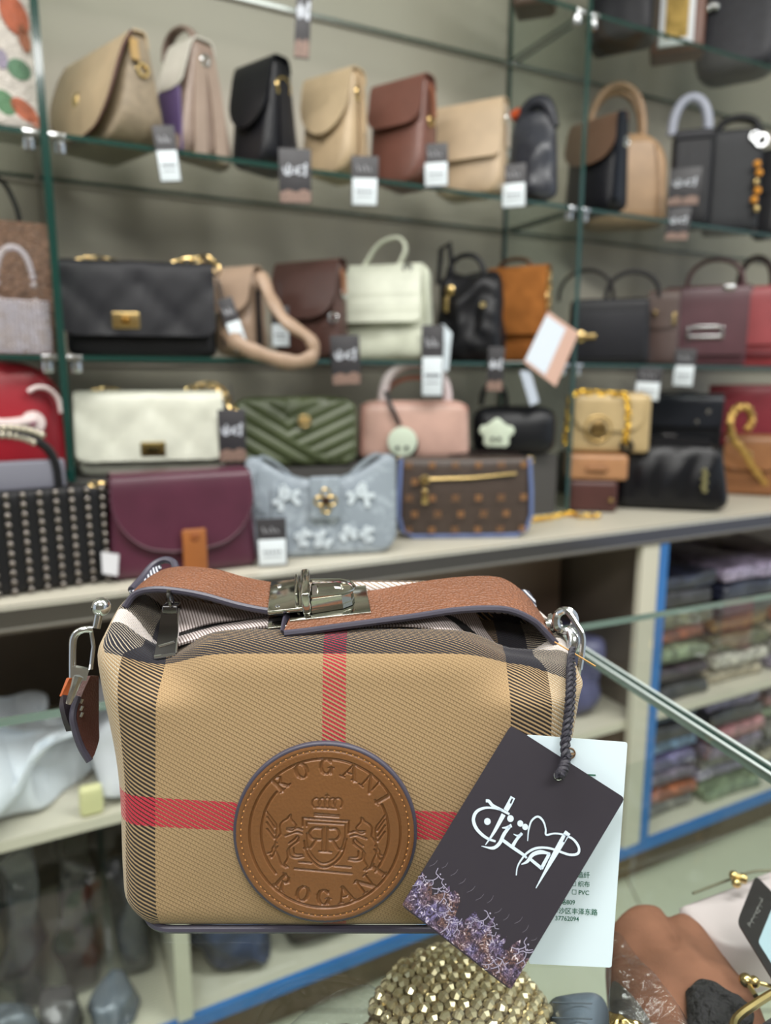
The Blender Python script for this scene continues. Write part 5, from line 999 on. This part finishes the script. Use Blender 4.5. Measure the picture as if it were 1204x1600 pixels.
loose_card('tissue_slip', 'translucent paper slip hanging below the pink swing card', [(812, 580, -.02), (828, 578, -.02), (842, 628, -.025), (828, 634, -.025)], 0, mat((182, 190, 204), .5, key='paper'))
loose_card('tissue_slip', 'small white paper slip between the burgundy and studded bags', [(158, 862, -.16), (186, 866, -.16), (184, 900, -.17), (160, 896, -.17)], 0, mat((190, 190, 194), .5, key='paper'))
# ------------------------------------------------------------------ stock inside the cabinet
def puff(cs, ztop, th, mt, name, par=None, amp=.006, sc_=18, seed=0, nr=12, ns=64, label=None, dome=.5):
    pts_ = spline([onz(x, y, ztop) for x, y in cs] + [onz(*cs[0], ztop)], ns + 1)[:-1]; pts_ = cw(pts_); cen = sum(pts_, Vector()) / ns; m = M(); vs = []
    for k in range(nr + 1):
        f = k / nr; h = -th * dome * (1 - math.cos(math.asin(min(1, f)))) 
        for p in pts_:
            q = cen.lerp(p, max(f, .02)); nz = noise.noise(Vector((q.x * sc_, q.y * sc_, seed))) * amp + noise.noise(Vector((q.x * sc_ * 3, q.y * sc_ * 3, seed + 5))) * amp * .4
            vs.append(Vector((q.x, q.y, ztop + h + nz * (1 - f * f * .6))))
    bot = [Vector((q.x, q.y, ztop - th)) for q in [cen.lerp(p, .93) for p in pts_]]; vs += bot; nr2 = nr + 1
    m.add(vs, [[k * ns + i, (k + 1) * ns + i, (k + 1) * ns + (i + 1) % ns, k * ns + (i + 1) % ns] for k in range(nr2) for i in range(ns)] + [[nr2 * ns + i for i in range(ns)][::-1], [i for i in range(ns)]])
    return m.build(name, mt, par, world=par is not None, angle=80, label=label)
def lump(name, label, s0, s1, t0, t1, z0, z1, mt, cat='bag', seed=0, amp=.03, sc_=14, film=False, n=16, group=None):
    for a_, b_ in ((s_white - .03, s_white + .03), (s_blue - .085, s_blue + .014)):
        if s0 < a_ < s1: s1 = a_
        if s0 < b_ < s1 and s0 > a_: s0 = b_
    w_, d_, h_ = (s1 - s0) / 2, (t1 - t0) / 2, (z1 - z0) / 2; r_ = thing(name, label, cat, wp((s0 + s1) / 2, (t0 + t1) / 2, z0 + .001), PHI, group)
    def f(v):
        q = v + Vector((seed, 0, 0)); k = min(1, v.z / (.3 * h_ * 2)); return Vector((v.x + amp * noise.noise(q * sc_) * k, v.y + amp * noise.noise(q * sc_ + Vector((9, 0, 0))) * k, max(0, v.z + amp * 1.2 * (noise.noise(q * sc_ * .8 + Vector((0, 7, 0))) - .3) * k)))
    rbox(w_ * .93, d_ * .93, h_, min(w_, d_, h_) * .6, n, n // 2, n, 4, c=(0, 0, h_)).map(f).build('body', mt, r_, angle=80)
    if film: rbox(w_ * .99, d_ * .99, h_ * 1.02, min(w_, d_, h_) * .5, n, n // 2, n, 4, c=(0, 0, h_ * 1.03)).map(f).build('plastic_wrap', FILM, r_, angle=80, label='clear plastic wrap')
    return r_
CL = mat((214, 222, 230), .6, 0, None, (8, .12), 'white_cloth')
def sw(px, py, t): return (ont(px, py, t) - W0).dot(WD)
zc = ZSH + .0095; sL = sw(-70, 1200, -.05); ztop = ont(40, 1085, -.10).z
lump('dust_bag', 'crumpled white cloth dust bag on the cabinet inner shelf', sL, sw(112, 1200, -.1), -.19, .04, zc, ztop, CL, seed=1, amp=.085, sc_=11, n=40)
lump('dust_bag', 'white cloth dust bag hanging down behind the plaid bag', sw(112, 1200, -.1) + .035, sw(200, 1200, -.05), -.18, .02, zc, ztop - .05, mat((206, 208, 216), .4, 0, None, (14, .15), 'white_plastic_bag'), seed=4, amp=.05, sc_=11, n=24)
lump('folded_pouch', 'pale yellow folded pouch under the crumpled white dust bag', sw(126, 1290, -.2), sw(165, 1290, -.2), -.205, -.185, zc, zc + .05, mat((212, 210, 160), .5, key='pale_yellow'), seed=6, amp=.004, n=8)
zz0 = .1292
DK = [(34, 32, 38), (52, 44, 42), (44, 48, 58), (30, 28, 30), (86, 88, 98), (60, 56, 58)]
spec = [(-110, 10, 1330, 1480, 'black wrapped handbag under the inner shelf at the frame edge', 0, 1), (14, 92, 1340, 1500, 'charcoal wrapped handbag, second under the inner shelf', 2, 1), (96, 176, 1330, 1500, 'dark brown wrapped handbag under the white dust bags', 1, 1), (182, 272, 1380, 1500, 'slate wrapped handbag beside the cream upright', 4, 1)]
for i, (x0, x1, y0, y1, lb, ci, fl) in enumerate(spec):
    lump('wrapped_handbag', lb + ' in clear plastic', sw(x0, y1, -.02), sw(x1, y1, -.02) - .022, -.08, .03, zz0, ont((x0 + x1) / 2, y0, -.1).z, mat(DK[ci], .3, 0, None, (16, .5), 'dark_vinyl'), seed=i * 3, amp=.03, sc_=12, film=bool(fl), n=20)
for i, (x0, x1, y1, ci, h_, lb) in enumerate(((-80, 60, 1560, 4, .09, 'silver grey crumpled plastic pouch low in the cabinet at the frame edge'), (66, 130, 1570, 5, .08, 'smoky plastic pouch low in the cabinet before the charcoal handbag'), (136, 215, 1555, 4, .07, 'silver grey plastic pouch low in the cabinet before the slate handbag'))):
    lump('plastic_pouch', lb, sw(x0, y1, -.15), sw(x1, y1, -.15), -.19, -.11, zz0, zz0 + h_, mat((118, 124, 136) if ci == 4 else (84, 80, 84), .25, .2, (50, -.5, .004), (20, .4), 'crinkled_plastic'), seed=20 + i, amp=.022, sc_=18, n=18)
for i, (x0, x1, c_, h_, lb) in enumerate(((310, 420, (58, 70, 104), .13, 'navy folded bundle low in the cabinet past the cream upright'), (430, 560, (58, 46, 38), .12, 'brown patterned bundle low in the cabinet past the cream upright'), (600, 760, (70, 62, 60), .14, 'grey brown bundle low in the cabinet under the plaid bag'))):
    lump('folded_bundle', lb, sw(x0, 1500, -.1), sw(x1, 1500, -.1), -.17, .05, zz0, zz0 + h_, mat(c_, .5, 0, None, (40, .6), 'bundle_cloth'), seed=30 + i, amp=.03, sc_=14, n=16, cat='bundle')
for i, (x0, x1, y0, y1, c_, z_, lb) in enumerate(((872, 960, 990, 1080, (88, 88, 124), .451, 'violet grey bundle on the middle board beside the blue upright'), (790, 858, 1000, 1080, (70, 66, 72), .451, 'dark grey bundle on the middle board behind the plaid bag'), (890, 965, 1220, 1340, (190, 150, 160), zz0, 'pale pink bundle low beside the blue upright'))):
    lump('folded_bundle', lb, sw(x0, y1, -.1), sw(x1, y1, -.1), -.15, .03, z_, z_ + (.2 if z_ > .2 else .16), mat(c_, .4, 0, None, (30, .4), 'bundle_cloth'), seed=40 + i, amp=.03, sc_=14, n=14, cat='bundle')
pcol = [('mauve', (128, 112, 132)), ('steel blue', (88, 112, 140)), ('rust orange', (176, 98, 66)), ('dusty violet', (118, 108, 152)), ('stone grey', (140, 134, 128)), ('dark plum', (66, 50, 62)), ('sage green', (132, 146, 116)), ('pale blue', (120, 150, 186)),
        ('mustard', (156, 118, 56)), ('rose', (172, 120, 124)), ('charcoal', (56, 54, 58)), ('sand', (186, 172, 148)), ('olive', (104, 104, 76)), ('lilac', (158, 146, 172)), ('navy', (40, 44, 62)), ('ivory', (204, 198, 186))]
rng = random.Random(11); PH = [('lower', zz0, .425, 7), ('upper', .4512, LEDGE - .13, 7)]
ORD = {('lower', 0): (4, 2, 0, 3, 7, 10, 1), ('lower', 1): (6, 13, 4, 0, 9, 10, 3, 1), ('lower', 2): (1, 11, 5, 4, 6, 9, 0, 7), ('upper', 0): (10, 5, 6, 2, 12, 10, 14, 5), ('upper', 1): (11, 15, 12, 8, 10, 14, 13, 5), ('upper', 2): (13, 4, 11, 2, 5, 10, 0, 14)}
ordn = ['lowest', 'second', 'third', 'fourth', 'fifth', 'sixth', 'seventh', 'top']
for cname, z0_, z1_, n_ in PH:
    for col_ in range(3):
        z_ = z0_; s0_ = s_blue + .022 + col_ * .235
        for i in range(n_):
            h_ = (z1_ - z0_) / n_ * .985; cn, cc = pcol[ORD[cname, col_][i]]; js, jt = rng.uniform(-.006, .006), rng.uniform(-.03, .01)
            mt = MT('packed_garment'); a_ = mt.tex('Noise', 26 + 8 * col_, Detail=5.0, Distortion=1.5); c2 = tuple(min(255, c + 60) for c in cc); mt.set(Base_Color=mt.mix(((a_ - .45) * 5).op('MINIMUM', 1.0).op('MAXIMUM', 0.0), lin(tuple(c * .72 for c in cc)), lin(tuple(min(255, c * 1.15) for c in cc))), Roughness=.35, Coat_Weight=.7, Coat_Roughness=.12)
            lump('folded_garment', '%s folded garment in plastic, %s of the %s stack %s the blue upright' % (cn, ordn[i], cname, ('nearest', 'second from', 'third from')[col_]), s0_ + js, s0_ + .225 + js, -.16 + jt, .14, z_, z_ + h_ - .008, mt.m, cat='garment', seed=col_ * 20 + i, amp=.010, sc_=16, n=10, group='folded garments packed beside the blue upright')
            z_ += h_
# ------------------------------------------------------------------ display inside the counter
ZB = SHC + .0005
gb = thing('beaded_handbag', 'gold faceted bead handbag lying under the counter glass below the black tag', 'handbag', onz(715, 1600, ZB))
puff([(562, 1590), (578, 1520), (620, 1465), (700, 1436), (790, 1458), (855, 1515), (884, 1600), (880, 1700), (800, 1760), (650, 1750), (575, 1690)], CT - .085, CT - .085 - ZB - .001, mat((92, 72, 40), .6, key='bead_backing'), 'body', gb, amp=.002, dome=.35)
bead = lathe([(0, -.0036), (.0026, -.0029), (.0041, -.0008), (.0041, .0008), (.0026, .0029), (0, .0036)], 7).mesh('bead', mat((226, 210, 174), .22, .7, key='gold_bead'), smooth=False)
from mathutils.bvhtree import BVHTree
gbo = gb.children[0]; gm4 = mw(gb); gbv = BVHTree.FromPolygons([gm4 @ v.co for v in gbo.data.vertices], [list(p.vertices) for p in gbo.data.polygons]); inv = mw(gb).inverted(); cen = onz(720, 1610, CT - .080); ax1 = (onz(880, 1600, CT - .08) - onz(566, 1600, CT - .08)).length / 2; nb = 0
for j in range(13, -12, -1):
    for i in range(-12, 13):
        x = (i + .5 * (j % 2)) * .0074; y = j * .0068 + .001 * math.sin(i * .9)
        px, py = proj((cen.x + x, cen.y + y, CT - .08)); 
        if nb >= 298 or py > 1690: continue
        loc, nor, _, _ = gbv.ray_cast(Vector((cen.x + x, cen.y + y, CT)), Vector((0, 0, -1)))
        if loc is None or abs(nor.z) < .12: continue
        zt = loc.z + .0012; nb += 1
        link_copy(bead, 'bead', gb, inv @ Matrix.Translation((cen.x + x, cen.y + y, zt)) @ Matrix.Rotation(rng.uniform(-.5, .5) + math.pi / 2 * .3, 4, 'Z') @ Matrix.Rotation(R(90) + rng.uniform(-.3, .3), 4, 'X'))
pb_ = thing('glitter_pouch', 'small plum glitter pouch in clear plastic beside the gold bead bag', 'bag', onz(500, 1640, ZB))
puff([(440, 1610), (500, 1575), (560, 1560), (575, 1600), (560, 1680), (460, 1700)], CT - .10, CT - .10 - ZB - .001, mat((92, 60, 74), .4, 0, (300, .9, .003), (200, .5), 'plum_glitter'), 'body', pb_, amp=.003)
puff([(400, 1625), (470, 1560), (540, 1520), (588, 1515), (590, 1600), (575, 1690), (440, 1710)], CT - .092, .03, FILM, 'plastic_wrap', pb_, amp=.006, sc_=40, label='clear plastic wrap')
SU = suede((152, 104, 84)); ts = thing('suede_handbag', 'tan suede bag with black fur patch lying under the counter glass', 'handbag', onz(1080, 1520, ZB))
puff([(955, 1400), (985, 1376), (1015, 1372), (1040, 1392), (1066, 1386), (1092, 1398), (1130, 1440), (1170, 1490), (1204, 1545), (1225, 1640), (1120, 1680), (1020, 1650), (975, 1560), (950, 1470)], CT - .105, CT - .105 - ZB - .001, SU, 'body', ts, amp=.008, sc_=22, seed=2)
puff([(1072, 1530), (1090, 1515), (1118, 1520), (1150, 1540), (1180, 1560), (1165, 1600), (1120, 1625), (1080, 1590)], CT - .0955, .018, mat((46, 42, 46), .9, 0, (160, -.9, .01), (70, .5), 'black_fur'), 'fur_patch', ts, amp=.006, sc_=60, seed=3, label='black fur patch')
ball(onz(1165, 1532, CT - .092), .0042, 'clasp_ball', ts, GOLD); ball(onz(1178, 1534, CT - .092), .0034, 'clasp_ball', ts, GOLD)
tube([onz(1178, 1534, CT - .092), onz(1204, 1541, CT - .094), onz(1230, 1540, CT - .094)], .0012, 8).build('clasp_bar', GOLD, ts, world=True); tube([onz(1170, 1540, CT - .092), onz(1180, 1556, CT - .092)], .0016, 8).build('clasp_bar', GOLD, ts, world=True)
dk = thing('framed_purse', 'dark purse with a gold frame at the lower corner under the counter glass', 'purse', onz(1200, 1590, ZB))
puff([(1150, 1592), (1180, 1570), (1215, 1550), (1260, 1560), (1260, 1660), (1180, 1680)], CT - .084, CT - .084 - ZB - .001, mat((50, 54, 68), .4, 0, (300, .4), (80, .3), 'dark_denim'), 'body', dk, amp=.002)
tube(spline([onz(*q, CT - .084) for q in ((1146, 1620), (1148, 1594), (1178, 1570), (1214, 1549), (1240, 1545))], 20), .0024, 8).build('frame', GOLD, dk, world=True)
pw = thing('pink_wallet', 'pale pink wallet with gold bow clasp under the counter glass', 'wallet', onz(1150, 1400, ZB))
puff([(1062, 1408), (1110, 1390), (1150, 1376), (1230, 1350), (1260, 1420), (1210, 1470), (1140, 1470), (1090, 1440)], CT - .125, CT - .125 - ZB - .001, mat((206, 190, 192), .45, key='pink_wallet_leather'), 'body', pw, amp=.001, dome=.15)
tube(spline([onz(*q, CT - .118) for q in ((1082, 1396), (1140, 1374), (1175, 1362), (1204, 1360))], 10), .0010, 6).build('zip_line', mat((100, 96, 76), .4, .5), pw, world=True)
for q in ((1146, 1368), (1160, 1372), (1150, 1380)): ball(onz(*q, CT - .112), .0036, 'bow_clasp', pw, GOLD)
tube([onz(1148, 1370, CT - .112), onz(1166, 1375, CT - .112)], .0032, 8).build('bow_clasp', GOLD, pw, world=True)
kt = thing('black_care_tag', 'black rounded tag with silver script and pale blue label under the counter glass', 'tag', onz(1180, 1450, CT - .090))
pl9 = (Vector((0, 0, CT - .088)), Vector((0, 0, 1)))
poly(cw(cardpts([(1180, 1367), (1151, 1440), (1225, 1560), (1290, 1480)], pl9, 0, 9)), .0012, (0, 0, 1)).build('card', mat((44, 40, 42), .35, key='dark_card'), kt, world=True, smooth=False)
poly(cw(cardpts([(1206, 1418), (1184, 1472), (1230, 1545), (1290, 1490)], pl9, .0006, 5)), .0005, (0, 0, 1)).build('label', mat((170, 192, 204), .5, key='pale_blue_label'), kt, world=True, smooth=False)
m = M(); P9 = lambda x, y: onz(x, y, CT - .0878)
for ln in (((1186, 1402), (1190, 1408), (1186, 1413), (1190, 1418)), ((1186, 1414), (1182, 1420), (1187, 1423), (1181, 1428)), ((1181, 1426), (1177, 1431), (1182, 1434)), ((1178, 1434), (1173, 1437), (1177, 1443)), ((1174, 1441), (1168, 1443), (1172, 1449)), ((1191, 1404), (1170, 1446))): ribbon2([P9(*q) for q in ln], .0005, (0, 0, 1), .0001, m)
m.build('silver_script', mat((176, 172, 172), .3, .6), kt, world=True, smooth=False, kind='stuff')
gbx = thing('grey_pouch', 'blue grey satin pouch under the counter glass below the white tag', 'bag', onz(900, 1580, ZB))
puff([(852, 1518), (900, 1508), (952, 1512), (956, 1560), (945, 1650), (880, 1690), (852, 1600)], CT - .090, CT - .090 - ZB - .001, mat((104, 114, 128), .35, 0, (30, -.2, .002), (30, .2), 'grey_satin'), 'body', gbx, amp=.003)
for y in (1566, 1590): tube([onz(862, y, CT - .0885), onz(925, y + 2, CT - .0885)], .0004, 5).build('crease_line', mat((70, 78, 90), .5), gbx, world=True)
fl = thing('plastic_bag', 'clear crinkled plastic bag edge lying over grey suede under the counter glass', 'bag', onz(1000, 1540, ZB))
puff([(948, 1440), (975, 1455), (1030, 1520), (1080, 1590), (1100, 1660), (1000, 1690), (955, 1640), (952, 1520)], CT - .080, .012, FILM, 'film', fl, amp=.007, sc_=45, seed=8, label='clear crinkled film')
puff([(955, 1480), (1000, 1530), (1050, 1600), (1060, 1680), (970, 1680), (955, 1600)], CT - .093, CT - .093 - ZB - .001, mat((112, 102, 96), .6, 0, None, (20, .2), 'taupe_lining'), 'body', fl, amp=.005, sc_=30, seed=9)
puff([(950, 1575), (975, 1588), (1000, 1592), (1012, 1604), (980, 1612), (955, 1600)], CT - .080, .004, GOLD, 'gold_foil', fl, amp=.003, sc_=120, seed=4)
